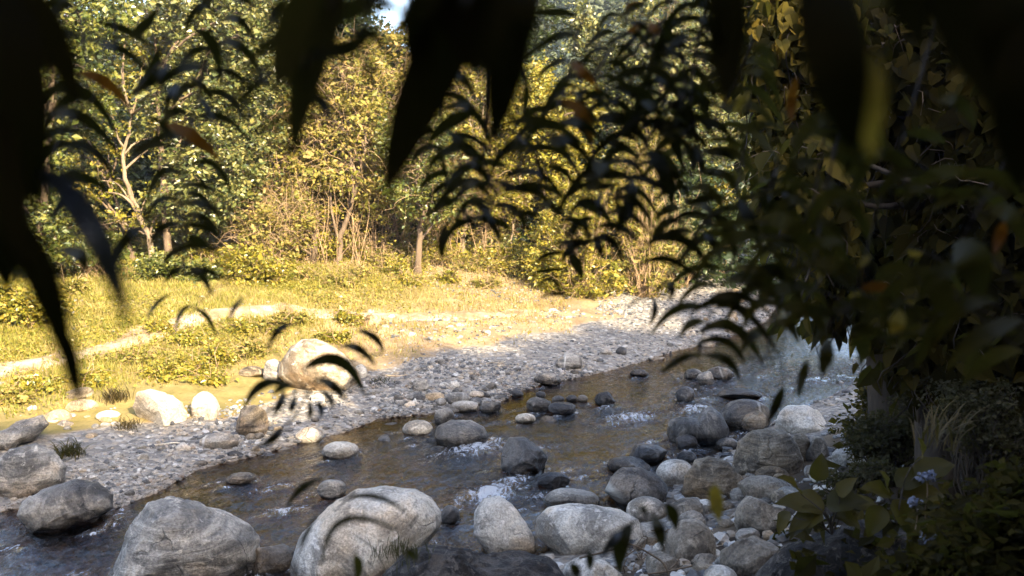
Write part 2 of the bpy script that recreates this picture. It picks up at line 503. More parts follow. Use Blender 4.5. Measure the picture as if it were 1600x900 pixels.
# ---- unseen ridge added behind the camera, crest shaped to lay shade over the stream
az = np.array([sa, ca]); bx = np.array([-ca, sa])      # towards the sun; along the ridge
L_R = 23.0
EDGE_PX = [(-250, 700), (0, 668), (150, 668), (300, 674), (372, 662), (420, 694), (505, 700), (570, 645), (596, 590), (622, 548), (700, 546), (800, 556), (868, 528), (930, 513), (1010, 521),
           (1090, 522), (1060, 500), (1030, 474), (1100, 462), (1190, 452)]
sv, zv = [], []
for u, v in EDGE_PX:
    g = ground_at(u, v); a, s = g[:2] @ az, g[:2] @ bx
    sv.append(s); zv.append(g[2] + math.tan(R(SUN_EL)) * (L_R - a))
o_ = np.argsort(sv); sv, zv = np.array(sv)[o_], np.array(zv)[o_]
ss = np.linspace(-60, 80, 1400)
zz = np.interp(ss, np.r_[-60, sv, sv[-1] + 2.5, 80], np.r_[zv[0] - 1, zv, zv[-1] + 6, zv[-1] + 12])
zz = zz + .10 * fbm2(ss, ss * 0, 1.7, 4)
acc = Acc(); rows = []
for off, f in [(-16, .08), (-10, .42), (-5, .72), (-1.5, .93), (0, 1.0), (2, .985), (8, .9), (20, .7), (40, .3)]:
    q = az[None, :] * (L_R + off) + bx[None, :] * ss[:, None]
    rough = 0 if off == 0 else .5 * fbm2(q[:, 0], q[:, 1], .25, 3)
    rows.append(np.c_[q, zz * f + rough * (1 if f < .95 else 0)])
PV = np.stack(rows, 1); k = np.arange(PV.shape[0] * PV.shape[1]).reshape(PV.shape[:2])
acc.add(PV.reshape(-1, 3), np.stack([k[:-1, :-1], k[1:, :-1], k[1:, 1:], k[:-1, 1:]], -1).reshape(-1, 4))
tag(acc.build('shade_hill', mat_hill), 'unseen hillside added behind the near bank, crest shaped to shade the stream', 'hill', kind='structure')
# unseen leaf fringe added along the crest to dapple the shadow edge
acc = Acc(); fr = np.random.RandomState(8); n = 15000
sF = fr.uniform(-12, 30, n); zF = np.interp(sF, ss, zz)
pF = az[None] * (L_R + fr.uniform(-.6, .6, n))[:, None] + bx[None] * sF[:, None]
cl_n = fbm2(sF, sF * 0, 1.1, 3, 12.0)
pF = np.c_[pF, zF - .55 + (.45 + .7 * cl_n) * fr.randn(n) * .5]
leaf_cloud(acc, pF, norm(fr.randn(n, 3)), norm(fr.randn(n, 3)), fr.uniform(.10, .26, n), .36, .2)
m = NT('dapple_leaves'); mat_rl = m.done(m.bsdf((.04, .05, .015), .7, .2))
tag(acc.build('dapple_fringe', mat_rl, smooth_=False), 'unseen loose leaves added along the hillside crest to dapple its shadow', 'foliage', kind='stuff')

# ---- the air of the valley, which greys the far hill
m = NT('valley_haze')
vol = m.n('ShaderNodeVolumePrincipled', i={'Color': (.70, .80, 1.0), 'Density': .0005})
m.t.links.new(vol.outputs[0], m.out.inputs['Volume'])
acc = Acc(); b0, b1 = np.array([-320, -320, -3.0]), np.array([320, 320, 90.0])
acc.add([[(b0, b1)[i & 1][0], (b0, b1)[(i >> 1) & 1][1], (b0, b1)[i >> 2][2]] for i in range(8)], np.array([[0, 2, 3, 1], [4, 5, 7, 6], [0, 1, 5, 4], [2, 6, 7, 3], [0, 4, 6, 2], [1, 3, 7, 5]]))
tag(acc.build('haze', m.m, smooth_=False), 'thin bluish haze filling the valley', 'haze', kind='stuff')

# ================================================================== ROCKS
MR = {
    'pale':  rock_mat('pale_granite', [(.29, .285, .265), (.43, .42, .39), (.55, .54, .50)], vein=.2, spots=.35),
    'grey':  rock_mat('grey_gneiss', [(.11, .108, .104), (.22, .215, .20), (.35, .34, .315)], vein=.55, spots=.3, layered=.6),
    'dark':  rock_mat('dark_schist', [(.045, .044, .044), (.10, .097, .092), (.22, .21, .19)], vein=.35, spots=.22, gloss=.5),
    'wet':   rock_mat('wet_black_stone', [(.018, .018, .02), (.04, .04, .042), (.10, .098, .095)], spots=.15, gloss=.28, wet=0),
    'brown': rock_mat('brown_layered_stone', [(.085, .07, .05), (.17, .14, .10), (.27, .235, .18)], spots=.25, layered=1.0),
    'tan':   rock_mat('tan_stone', [(.22, .165, .10), (.34, .27, .18), (.45, .38, .28)], spots=.3, wet=0),
    'white': rock_mat('pale_limestone', [(.30, .265, .215), (.42, .385, .325), (.52, .485, .42)], spots=.2, wet=0),
    'dome': rock_mat('sun_lightened_tan', [(.28, .215, .14), (.43, .37, .28), (.56, .51, .43)], spots=.3, wet=0),  # lighter copy of the tan stone, sunlight put into the colour
    'river': rock_mat('brownish_river_stone', [(.085, .074, .06), (.17, .152, .125), (.27, .245, .205)], spots=.3),
    'stripe': rock_mat('banded_schist', [(.05, .05, .053), (.10, .10, .10), (.19, .185, .18)], vein=0, spots=.2, streak=(.55, 1.0, .22, .10)),
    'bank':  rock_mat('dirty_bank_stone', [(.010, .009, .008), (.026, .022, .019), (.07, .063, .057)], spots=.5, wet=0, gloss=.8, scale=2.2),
}

WET_ROCKS = []
def rock(name, label, box, kind, outline=None, facets=3, depth=.8, sink=.25, rough=.05, seed=None, group=None, res=5, cat='boulder', base=None, fac_d=(.62, .9), cuts=()):
    x0, y0, x1, y1 = box
    seed = seed if seed is not None else int(x0 * 13 + y0 * 7) % 9973
    rg = np.random.RandomState(seed)
    g = ground_at((x0 + x1) / 2, y1)
    if base is not None: g = at_z((x0 + x1) / 2, y1, base)
    elif g[2] < 0: g = at_z((x0 + x1) / 2, y1, 0.0)
    d1 = (g - CAM) @ FWD
    hw = (x1 - x0) / 2; b = depth * hw * d1 / FPX
    dc = d1 + b * .55
    sk = sink * (y1 - y0)
    cxp, cyp = (x0 + x1) / 2, (y0 + y1 + sk) / 2
    hh = (y1 + sk - y0) / 2
    C = at_depth(cxp, cyp, dc); s = dc / FPX
    rd = norm(C - CAM); rt = norm(np.cross(rd, [0, 0, 1.0])); up = np.cross(rt, rd)
    v, f = ICO[res]
    sx, sy, sz = v[:, 0], v[:, 2], v[:, 1]
    q = v.copy()
    # superellipse for stones less like eggs
    if facets:
        for _ in range(facets):
            n = norm(rg.randn(3)); dd = rg.uniform(*fac_d)
            ex = q @ n - dd
            q = np.where((ex > 0)[:, None], q - ex[:, None] * n * .92, q)
    for n, dd in cuts:      # flat faces: (right, away, up) and distance
        n = norm(n); ex = q @ n - dd
        q = np.where((ex > 0)[:, None], q - ex[:, None] * n * .96, q)
    sx, sz, sy = q[:, 0], q[:, 1], q[:, 2]
    if outline is not None:
        O = np.array(outline, float); O = np.vstack([O, O[:1]])
        seg = np.vstack([np.linspace(a, c, 12, endpoint=False) for a, c in zip(O[:-1], O[1:])])
        th = np.arctan2(-(seg[:, 1] - cyp), seg[:, 0] - cxp); rr = np.hypot(seg[:, 0] - cxp, seg[:, 1] - cyp)
        o = np.argsort(th); th, rr = th[o], rr[o]
        T = np.arctan2(sy, sx); rad = np.interp(T, np.r_[th - 2 * math.pi, th, th + 2 * math.pi], np.r_[rr, rr, rr])
        lx, ly = sx * rad, sy * rad
        # ease the outline in towards the front and back so it rounds over
    else:
        lx, ly = sx * hw, sy * hh
    P = C + rt * (lx * s)[:, None] + up * (ly * s)[:, None] + rd * (sz * b)[:, None]
    size = (hw + hh) * .5 * s
    if base is None and g[2] <= .02 and cat == 'boulder': WET_ROCKS.append((C[:2], hw * s))
    nn = norm(v)
    dsp = fbm(v * 1.6 + seed * .37, 4) * rough * 1.6 + fbm(v * 4.2 + seed * .71, 5, .58) * rough * 1.0
    if facets: dsp = dsp + (1 - np.abs(fbm(v * 2.6 + seed * .19, 4))) * rough * .6 - rough * .4
    P = P + nn @ np.stack([rt, rd, up]) * (dsp * size)[:, None]
    acc = Acc(); acc.add(P, f)
    o = acc.build(name, MR[kind], origin=[C[0], C[1], P[:, 2].min()])
    return tag(o, label, cat, group)

rock('boulder', 'huge grey triangular boulder with a dark cleft, standing in the water at bottom left', (165, 775, 402, 915), 'grey', seed=3,
     outline=[(150, 935), (168, 893), (190, 848), (215, 805), (238, 780), (275, 776), (312, 786), (352, 806), (385, 830), (402, 856), (396, 890), (370, 925), (270, 945)], rough=.055, depth=.85, facets=2, fac_d=(.86, .95), res=6)
rock('boulder', 'huge smooth pale boulder with a flat top and a grass tuft before it', (456, 763, 692, 905), 'pale', seed=11,
     outline=[(450, 925), (460, 872), (472, 833), (500, 803), (528, 778), (562, 765), (610, 763), (652, 768), (678, 784), (691, 806), (690, 832), (674, 858), (640, 900), (560, 945)], rough=.03, depth=.9, res=6, facets=1, fac_d=(.86, .95))
rock('boulder', 'pale smooth wedge shaped boulder right of the flat topped one', (738, 776, 840, 866), 'pale',
     outline=[(740, 835), (742, 800), (756, 780), (780, 776), (800, 788), (818, 812), (834, 838), (838, 862), (812, 885), (770, 880)], rough=.03, facets=1, fac_d=(.86, .95))
rock('boulder', 'long pale loaf shaped boulder lying on the near shore', (836, 788, 1008, 862), 'pale',
     outline=[(838, 838), (838, 812), (856, 795), (890, 789), (930, 790), (968, 796), (996, 810), (1008, 838), (1000, 862), (950, 885), (880, 880)], rough=.03, res=6, facets=1, fac_d=(.86, .95))
rock('boulder', 'dark oval boulder lying in still water near the left edge', (36, 752, 176, 828), 'dark', rough=.045, res=6,
     outline=[(36, 795), (46, 772), (80, 757), (120, 752), (152, 760), (174, 782), (172, 802), (140, 822), (90, 832), (50, 826)], sink=.2, facets=1, fac_d=(.86, .95))
rock('boulder', 'round grey boulder with whitish veins cut by the left edge', (-8, 694, 100, 776), 'grey', rough=.05,
     outline=[(-10, 760), (-6, 720), (20, 698), (60, 695), (84, 712), (100, 736), (96, 758), (60, 780), (20, 790)], res=6, facets=1, fac_d=(.86, .95))
rock('boulder', 'long slanted grey slab above the round boulder at the left edge', (-20, 652, 74, 706), 'grey', facets=6, rough=.05,
     outline=[(-20, 700), (-10, 668), (30, 660), (66, 652), (74, 668), (50, 690), (10, 706)])
rock('boulder', 'white sunlit angular boulder with a brown shaded left face', (205, 604, 300, 671), 'white', facets=3, rough=.035, seed=20, cuts=[((-.80, -.58, -.16), .42), ((.12, -.42, .90), .52), ((.52, -.84, .05), .50), ((.9, .1, .3), .7)], fac_d=(.7, .9), depth=1.0, 
     outline=[(204, 632), (216, 612), (236, 603), (262, 606), (296, 628), (300, 650), (282, 666), (246, 672), (232, 664), (212, 650)], sink=.12)
rock('boulder', 'small sunlit rounded boulder against the white angular boulder', (298, 612, 342, 657), 'white', facets=4, rough=.05)
rock('boulder', 'large sunlit domed boulder with cracked tan front, on the gravel edge', (438, 528, 566, 612), 'dome', rough=.035, seed=8, facets=5, fac_d=(.78, .95), res=6,
     outline=[(438, 585), (440, 566), (455, 542), (474, 530), (494, 529), (520, 540), (546, 562), (562, 580), (566, 598), (540, 612), (490, 614), (450, 602)], sink=.1, depth=.9)
rock('boulder', 'rough shaded brown boulder below the domed sunlit one', (364, 632, 420, 680), 'brown', facets=5, rough=.06)
rock('boulder', 'dark rounded boulder mid stream beside the white ripple', (678, 655, 764, 696), 'dark', rough=.04, outline=[(678, 685), (684, 665), (705, 656), (735, 656), (756, 668), (764, 682), (755, 700), (700, 706)], facets=1, fac_d=(.86, .95))
rock('boulder', 'pale rounded boulder alone in brown water below the sunlit patch', (503, 690, 561, 714), 'pale', rough=.04, facets=1, fac_d=(.86, .95))
rock('boulder', 'black wet split rock standing mid stream below the ripple', (783, 680, 858, 738), 'wet', facets=5, rough=.06, outline=[(784, 730), (784, 700), (795, 684), (820, 684), (840, 698), (858, 715), (850, 745), (800, 750)])
rock('boulder', 'small orange brown wet rock beneath the black split rock', (798, 712, 828, 738), 'brown', facets=3)
rock('boulder', 'dark saddle shaped boulder with two humps at the right of the stream', (1043, 635, 1140, 692), 'dark', rough=.035, seed=5,
     outline=[(1043, 680), (1046, 660), (1062, 652), (1090, 653), (1096, 640), (1110, 634), (1126, 645), (1138, 668), (1138, 690), (1090, 700), (1050, 696)], facets=0)
rock('boulder', 'largest tan brown boulder on the right bank, rounded top', (1143, 668, 1258, 745), 'brown', rough=.045, facets=4, fac_d=(.75, .95), res=6, seed=31,
     outline=[(1143, 715), (1146, 690), (1164, 676), (1196, 669), (1226, 674), (1244, 690), (1254, 715), (1246, 748), (1200, 760), (1150, 745)])
rock('boulder', 'dark brown layered boulder in front of the largest tan one', (1065, 713, 1170, 783), 'brown', rough=.055, facets=5, res=6, seed=32,
     outline=[(1066, 775), (1072, 745), (1084, 722), (1106, 713), (1140, 718), (1164, 738), (1170, 758), (1150, 790), (1100, 800)])
rock('boulder', 'dark boulder with a broad pale diagonal band at the water edge', (944, 729, 1054, 787), 'stripe', rough=.035, res=6,
     outline=[(944, 770), (954, 748), (972, 731), (1000, 730), (1030, 744), (1050, 766), (1054, 788), (1020, 800), (970, 794)])
rock('boulder', 'pale smooth dome between the banded and the layered boulder', (1025, 717, 1086, 757), 'pale', rough=.025, facets=1, fac_d=(.86, .95))
rock('boulder', 'flat topped dark brown wet rock beyond the pale dome', (975, 694, 1044, 722), 'wet', facets=5, rough=.05)
rock('boulder', 'low dark rock half under water above the banded boulder', (948, 713, 1016, 738), 'dark', rough=.04)
rock('boulder', 'low rounded rock with pale top among rippled water', (850, 762, 937, 796), 'grey', rough=.035)
rock('boulder', 'small pale round boulder right of the loaf shaped one', (978, 776, 1042, 816), 'pale', rough=.03, facets=1, fac_d=(.86, .95))
rock('boulder', 'grey lumpy boulder right of the small pale round one', (1044, 778, 1108, 822), 'river', rough=.05, facets=4)
rock('boulder', 'large rounded grey boulder at the bottom right of the shore', (1040, 812, 1118, 882), 'river', rough=.045, seed=77, facets=1, fac_d=(.86, .95))
rock('boulder', 'pale rock below the largest tan boulder', (1152, 743, 1240, 782), 'river', rough=.05, facets=3)
rock('boulder', 'angular speckled grey boulder below the pale rock on the right bank', (1148, 770, 1225, 836), 'river', facets=8, rough=.06)
rock('boulder', 'light grey knobbly boulder by the dark soil at bottom right', (1126, 832, 1222, 895), 'river', facets=6, rough=.07)
rock('boulder', 'small grey boulder under the large rounded one at bottom edge', (1006, 860, 1062, 898), 'river', facets=4, rough=.05)
rock('boulder', 'pale lichen boulder cut by the bottom edge below the loaf shaped one', (880, 868, 972, 916), 'pale', rough=.05)
rock('boulder', 'dark ribbed rock wedged between the two huge boulders', (384, 849, 460, 892), 'dark', facets=5, rough=.07)
rock('boulder', 'dark smooth rock behind the saddle shaped boulder', (1126, 623, 1206, 668), 'dark', rough=.04, facets=3)
rock('boulder', 'small brown rock leaning on the dark smooth one', (1160, 642, 1200, 676), 'brown', facets=4, rough=.06)
rock('boulder', 'white speckled rock in shallow water near the far shore', (630, 656, 676, 678), 'white', facets=5, rough=.06)
rock('boulder', 'white slab with a waterline lying in the small sunlit patch', (462, 667, 506, 690), 'white', facets=4, rough=.04)
rock('boulder', 'orange stained flat stone on the far shoreline', (658, 612, 697, 628), 'tan', rough=.04)
rock('boulder', 'bluish dark stone behind the orange stained one', (640, 590, 671, 614), 'grey', facets=3)
rock('boulder', 'grey stone right of the orange stained one', (694, 612, 735, 633), 'grey', facets=4)
rock('boulder', 'flat pale stone in front of the grey shoreline stone', (703, 626, 751, 642), 'pale', facets=4)
rock('boulder', 'dark upright stone left of the flat pale one', (678, 637, 710, 662), 'dark', facets=3)
rock('boulder', 'dark shoreline stone right of the flat pale one', (750, 627, 783, 643), 'dark', facets=3)
rock('boulder', 'dark pointed rock in the row across the stream', (822, 620, 862, 641), 'dark', facets=5, rough=.06)
rock('boulder', 'black wet rock next to the dark pointed one', (856, 627, 900, 646), 'wet', facets=5, rough=.06)
rock('boulder', 'white round stone in amber water below the row of dark rocks', (805, 646, 837, 660), 'white', facets=2)
rock('boulder', 'dark angular rock ending the row across the stream', (929, 612, 962, 632), 'wet', facets=5, rough=.07)
for k_, (x, w, y) in enumerate([(872, 20, 628), (893, 18, 627), (910, 17, 627), (845, 16, 621), (806, 26, 619)]):
    rock('cobble', 'small dark stone in the row of rocks crossing the stream', (x - w / 2, y - 10, x + w / 2, y), 'wet', facets=3, res=3, cat='stone', group='stones in the row across the stream')
rock('boulder', 'small wet rock at the foot of the saddle shaped boulder', (1054, 679, 1091, 700), 'wet', rough=.04)
rock('boulder', 'grey oval rock right of the saddle boulder foot', (1118, 684, 1160, 704), 'dark', rough=.04)
rock('boulder', 'small dark rock between the dome and the saddle boulder', (1058, 704, 1088, 722), 'wet', rough=.04)
rock('boulder', 'black wet rock with a white splash beside it', (840, 737, 890, 761), 'wet', facets=4, rough=.07)
rock('boulder', 'dark wet rock touching the right side of the flat topped boulder', (688, 790, 718, 816), 'wet', facets=3)
rock('boulder', 'bluish rock just breaking the surface behind the flat topped boulder', (496, 749, 541, 778), 'grey', rough=.04, sink=.1)
rock('boulder', 'small lone rock in dark water behind the triangular boulder', (354, 738, 400, 755), 'grey', facets=3)
rock('boulder', 'jagged grey rock half buried in the left gravel', (312, 676, 372, 703), 'grey', facets=6, rough=.07)
rock('boulder', 'brown rounded stone on the meadow edge behind the flat tan one', (104, 604, 148, 626), 'brown', rough=.05)
rock('boulder', 'flat tan stone at the meadow edge on the left', (104, 624, 152, 642), 'tan', rough=.04)
rock('boulder', 'low pale stone above the slanted slab', (70, 640, 112, 660), 'tan', facets=4)
rock('boulder', 'half buried brown rock in the sunny dirt mid meadow', (568, 490, 596, 512), 'tan', facets=4, rough=.06)
rock('boulder', 'flat bluish triangular stone on the shaded gravel bar', (868, 551, 911, 579), 'grey', facets=5, rough=.05)
rock('boulder', 'dark squat stone at the far water edge by the gravel', (834, 582, 877, 601), 'grey', facets=4, rough=.06)
rock('boulder', 'small wet stone breaking the water off the gravel tip', (984, 577, 1013, 588), 'dark', facets=2)
rock('boulder', 'dark rounded rock upstream, left of a pair', (1068, 576, 1098, 592), 'dark', facets=3)
rock('boulder', 'pale upright rock upstream, middle of three', (1089, 580, 1118, 600), 'grey', facets=5)
rock('boulder', 'wide dark rock upstream, right of three', (1104, 573, 1146, 592), 'dark', facets=4)
rock('boulder', 'pointed dark rock leaning in the riffle upstream of the saddle boulder', (1056, 604, 1086, 626), 'wet', facets=6, rough=.07)
rock('boulder', 'long flat dark rock in the riffle behind the smooth one', (1120, 608, 1190, 622), 'wet', facets=4, rough=.05)
rock('boulder', 'shaded brown flat rock left of the domed boulder', (374, 572, 414, 591), 'brown', facets=4)
rock('boulder', 'grey upright rock against the left side of the domed boulder', (409, 561, 444, 596), 'grey', facets=5, rough=.06)
rock('boulder', 'bluish pale rock against the right side of the domed boulder', (552, 569, 574, 592), 'pale', facets=5)
rock('boulder', 'pale lump in front of the domed boulder', (486, 612, 508, 630), 'pale', facets=3)
rock('boulder', 'brown creviced rock right of the largest tan boulder', (1232, 676, 1268, 722), 'brown', facets=4, rough=.06)
rock('boulder', 'grey rock at the bushes right of the largest tan boulder', (1256, 682, 1294, 720), 'river', facets=4, rough=.06)
rock('boulder', 'long pale ledge rock on the far right shore by the water', (1206, 634, 1300, 678), 'pale', facets=6, rough=.06)
rock('boulder', 'whitish flat rock under the right bank bushes', (1300, 696, 1352, 730), 'pale', facets=6, rough=.07)
rock('boulder', 'pale rock cut off by weeds at the right shore', (1256, 722, 1300, 748), 'grey', facets=5, rough=.06)
rock('boulder', 'rounded stone half hidden under weeds near dark soil', (1180, 726, 1232, 752), 'brown', facets=3)
rock('boulder', 'tan rock on the lit gravel upstream at the bend', (1132, 510, 1162, 522), 'tan', facets=3)
rock('boulder', 'white rock on the gravel upstream near the bend', (1094, 524, 1118, 541), 'white', facets=4)
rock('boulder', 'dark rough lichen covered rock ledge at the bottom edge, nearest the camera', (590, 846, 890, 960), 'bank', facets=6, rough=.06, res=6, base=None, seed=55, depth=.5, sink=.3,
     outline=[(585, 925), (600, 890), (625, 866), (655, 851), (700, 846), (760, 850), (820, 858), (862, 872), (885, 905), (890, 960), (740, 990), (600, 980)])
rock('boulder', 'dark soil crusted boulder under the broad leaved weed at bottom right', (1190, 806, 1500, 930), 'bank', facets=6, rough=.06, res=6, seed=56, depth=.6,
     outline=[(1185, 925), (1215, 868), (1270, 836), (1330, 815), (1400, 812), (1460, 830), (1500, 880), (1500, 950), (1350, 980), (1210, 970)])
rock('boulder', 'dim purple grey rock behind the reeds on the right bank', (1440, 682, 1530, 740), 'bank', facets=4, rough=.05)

# ---- river cobbles, each lying free on the shore
crg = np.random.RandomState(42)
def cobbles(n, poly, sizes, kinds, label, group, grow=1.0):
    A = np.array(poly, float)
    made = 0; tries = 0
    while made < n and tries < n * 40:
        tries += 1
        u = crg.uniform(A[:, 0].min(), A[:, 0].max()); v = crg.uniform(A[:, 1].min(), A[:, 1].max())
        if not inside(np.array([u]), np.array([v]), A)[0]: continue
        g = ground_at(u, v)
        r = crg.uniform(*sizes) * (1 + .5 * crg.rand() ** 3)
        V, f = ICO[3]
        q = V.copy()
        for _ in range(crg.randint(2, 6)):
            nn = norm(crg.randn(3)); ex = q @ nn - crg.uniform(.55, .85)
            q = np.where((ex > 0)[:, None], q - ex[:, None] * nn * .9, q)
        q = q * (1 + .10 * fbm(V * 1.5 + tries, 3))[:, None] * np.array([crg.uniform(.8, 1.3), crg.uniform(.7, 1.1), crg.uniform(.45, .8)])
        a = crg.uniform(0, 6.28); c_, s_ = math.cos(a), math.sin(a)
        q = np.c_[q[:, 0] * c_ - q[:, 1] * s_, q[:, 0] * s_ + q[:, 1] * c_, q[:, 2]] * r
        z0 = max(g[2], -.12)
        acc = Acc(); acc.add(q + np.array([g[0], g[1], z0 + r * .28]), f)
        k = kinds[crg.randint(len(kinds))]
        o = acc.build('cobble', MR[k], origin=[g[0], g[1], z0])
        tag(o, label[k] if isinstance(label, dict) else label, 'cobble', group); made += 1

LAB = lambda w: {'pale': 'pale grey cobble ' + w, 'grey': 'mid grey cobble ' + w, 'dark': 'dark cobble ' + w, 'tan': 'tan cobble ' + w, 'white': 'whitish cobble ' + w, 'brown': 'brown cobble ' + w, 'wet': 'black wet cobble ' + w}
cobbles(46, [(110, 725), (200, 690), (330, 668), (440, 655), (560, 610), (620, 600), (640, 630), (560, 660), (470, 690), (300, 735), (185, 790), (120, 760)], (.035, .075), ['pale', 'grey', 'grey', 'pale', 'dark', 'tan'], LAB('on the left gravel bar'), 'cobbles on the left gravel bar')
cobbles(34, [(560, 600), (700, 560), (860, 560), (1000, 540), (1060, 540), (900, 590), (800, 610), (640, 640)], (.035, .08), ['pale', 'grey', 'grey', 'white', 'dark'], LAB('on the shaded middle gravel bar'), 'cobbles on the middle gravel bar')
cobbles(22, [(640, 600), (790, 600), (800, 622), (700, 650), (600, 655)], (.05, .09), ['pale', 'grey', 'dark', 'grey'], LAB('along the far shoreline near the orange stone'), 'cobbles at the far shoreline')
cobbles(26, [(480, 470), (860, 480), (1000, 500), (860, 520), (560, 530)], (.03, .06), ['white', 'tan', 'white'], LAB('on the sunny dirt'), 'stones scattered on the sunny dirt')
cobbles(84, [(1050, 780), (1160, 745), (1260, 690), (1320, 690), (1300, 760), (1230, 860), (1130, 910), (960, 910), (1000, 850)], (.035, .10), ['grey', 'pale', 'brown', 'grey'], LAB('between the right shore boulders'), 'cobbles on the right shore')
cobbles(44, [(600, 660), (760, 650), (900, 660), (1000, 640), (940, 720), (820, 770), (700, 750), (560, 730)], (.04, .12), ['wet', 'dark', 'wet', 'brown'], LAB('lying in the stream'), 'cobbles in the stream')
cobbles(16, [(40, 640), (180, 650), (220, 690), (60, 680)], (.04, .09), ['tan', 'pale', 'grey'], LAB('by the slanted slab'), 'cobbles by the slanted slab')
cobbles(18, [(1040, 600), (1180, 570), (1230, 600), (1140, 630), (1060, 640)], (.05, .11), ['wet', 'dark'], LAB('in the upstream riffle'), 'cobbles in the upstream riffle')
cobbles(18, [(1080, 480), (1190, 440), (1210, 480), (1120, 520)], (.05, .10), ['white', 'pale', 'tan'], LAB('on the gravel at the upstream bend'), 'cobbles at the upstream bend')

# ---- gravel: what nobody could count
prg = np.random.RandomState(5)
def pebbles(n, xr, yr, keepf, sizes, sub):
    x = prg.uniform(*xr, n); y = prg.uniform(*yr, n)
    df, dn, ins, _ = zones(x, y)
    k = keepf(x, y, df, dn, ins); x, y = x[k], y[k]
    z = height(x, y); r = np.exp(.75 * fbm2(x, y, 1.1, 3, 15.0)) * sizes[0] * (sizes[1] / sizes[0]) ** (prg.rand(len(x)) ** 1.8)
    V, f = ICO[2] if sub else ICOS
    n = len(x); nv = len(V)
    jit = 1 + .22 * prg.randn(n, nv, 1)
    Q = V[None] * jit * np.stack([prg.uniform(.8, 1.35, n), prg.uniform(.65, 1.05, n), prg.uniform(.4, .75, n)], -1)[:, None, :]
    a = prg.uniform(0, 6.28, n); c_, s_ = np.cos(a)[:, None], np.sin(a)[:, None]
    Q = np.stack([Q[..., 0] * c_ - Q[..., 1] * s_, Q[..., 0] * s_ + Q[..., 1] * c_, Q[..., 2]], -1) * r[:, None, None]
    Q = Q + np.stack([x, y, z + r * .25], -1)[:, None, :]
    return Q.reshape(-1, 3), (f[None] + (np.arange(n) * nv)[:, None, None]).reshape(-1, 3)

_v, _f = ICO[1]; ICOS = (norm(_v), _f)
def bar(x, y, df, dn, ins):
    far = df < dn
    wdt = 1.65 - .45 * smooth(-1.2, -2.6, x) + .6 * fbm2(x, y, .5, 3, 1.0)
    wdt = np.where((y > 16.5) & (x > 1.6), 5.0, wdt)
    dens = np.where(ins, smooth(1.6, 0, df) * .7, smooth(1.3, .3, df / wdt) * np.clip(.75 + 1.3 * fbm2(x, y, 1.6, 4, 60.0), .12, 1))
    return far & (prg.rand(len(x)) < dens) & (x > -8.5)
acc = Acc()
acc.add(*pebbles(100000, (-8, 4), (8.0, 14.5), bar, (.007, .034), True))
acc.add(*pebbles(44000, (-3, 9), (13, 27), bar, (.010, .042), False))
acc.add(*pebbles(9000, (-2, 8), (4.5, 16), lambda x, y, df, dn, ins: (dn < df) & (dn < 2.6) & (prg.rand(len(x)) < .8), (.012, .06), True))
acc.add(*pebbles(16000, (-7, 6), (6.5, 17), lambda x, y, df, dn, ins: ins, (.014, .075), True))
acc.add(*pebbles(30000, (-9, 6), (10, 21), lambda x, y, df, dn, ins: (df < dn) & ~ins & (df > 2) & (df < 6.5) & (prg.rand(len(x)) < .30 * smooth(-.2, .3, fbm2(x, y, .8, 3, 6.0)) * (.35 + 1.6 * (x > -2))), (.008, .035), True))
m = NT('gravel_stones'); r_ = m.island()
c = m.ramp(r_, [(.05, (.07, .07, .072)), (.3, (.15, .148, .14)), (.55, (.25, .24, .22)), (.75, (.29, .24, .175)), (.92, (.42, .41, .385)), (1.0, (.16, .11, .07))])
c = m.mix(.5, c, m.ramp(m.noise(30, 4, .7, m.pos()), [(.3, .25), (.7, .8)]), 'OVERLAY')
sz = m.n('ShaderNodeSeparateXYZ'); m.set(sz.inputs[0], m.pos())
wt_ = m.maprange(sz.outputs[2], .05, .015)
c = m.mix(m.math('MULTIPLY', wt_, .75), c, m.mix(1.0, c, (.34, .25, .15), 'MULTIPLY'))
tag(acc.build('gravel', m.done(m.bsdf(c, m.maprange(wt_, 0, 1, .75, .3), .3)), smooth_=False), 'loose grey river gravel along the stream', 'gravel', kind='stuff')

# a few bleached sticks stranded on the bar
drg = np.random.RandomState(88)
for k_, (u, v, L, lab) in enumerate([(250, 700, .5, 'bleached driftwood stick on the left gravel bar'), (610, 590, .45, 'crooked driftwood stick on the middle gravel near the shade edge'), (760, 572, .6, 'long driftwood stick on the shaded middle gravel bar'), (480, 520, .4, 'dry stick in the grass above the domed boulder')]):
    g = ground_at(u, v); a = drg.uniform(-.5, .5); d = np.array([math.cos(a), math.sin(a), .04])
    P = curve_pts([g + d * L * (t - .5) + np.array([0, 0, .03]) + drg.randn(3) * [.02, .02, .008] for t in np.linspace(0, 1, 6)], 18)
    acc = Acc(); tubes(acc, P[None], (np.linspace(1, .45, 18) * .013)[None], 7)
    tag(acc.build('driftwood', MR['white'], origin=g), lab, 'driftwood')

# ---- water
RAPIDS = [((745, 700), .55, 1.0), ((770, 770), .5, 1.0), ((715, 790), .35, .6), ((985, 652), .55, .9), ((950, 635), .35, .7), ((1085, 640), .45, .8), ((830, 705), .35, .8),
          ((420, 763), .3, .7), ((440, 800), .3, .8), ((880, 740), .35, .6), ((905, 750), .3, .8), ((800, 750), .35, .9), ((1290, 590), 1.6, .42), ((1340, 575), 1.2, .36), ((1240, 580), 1.0, .34),
          ((1180, 585), .9, .35), ((1100, 610), .6, .45), ((840, 775), .3, .7), ((1060, 700), .25, .4), ((760, 690), .3, 1.0), ((1000, 735), .3, .4), ((1205, 470), .9, .6), ((1218, 420), 1.2, .6)]
ang = np.radians(np.linspace(-48, 48, 760)); rad_ = np.geomspace(5.0, 52, 760)
AA, RR = np.meshgrid(ang, rad_); WX, WY = RR * np.sin(AA), RR * np.cos(AA)
wf, wn, win, _ = zones(WX, WY)
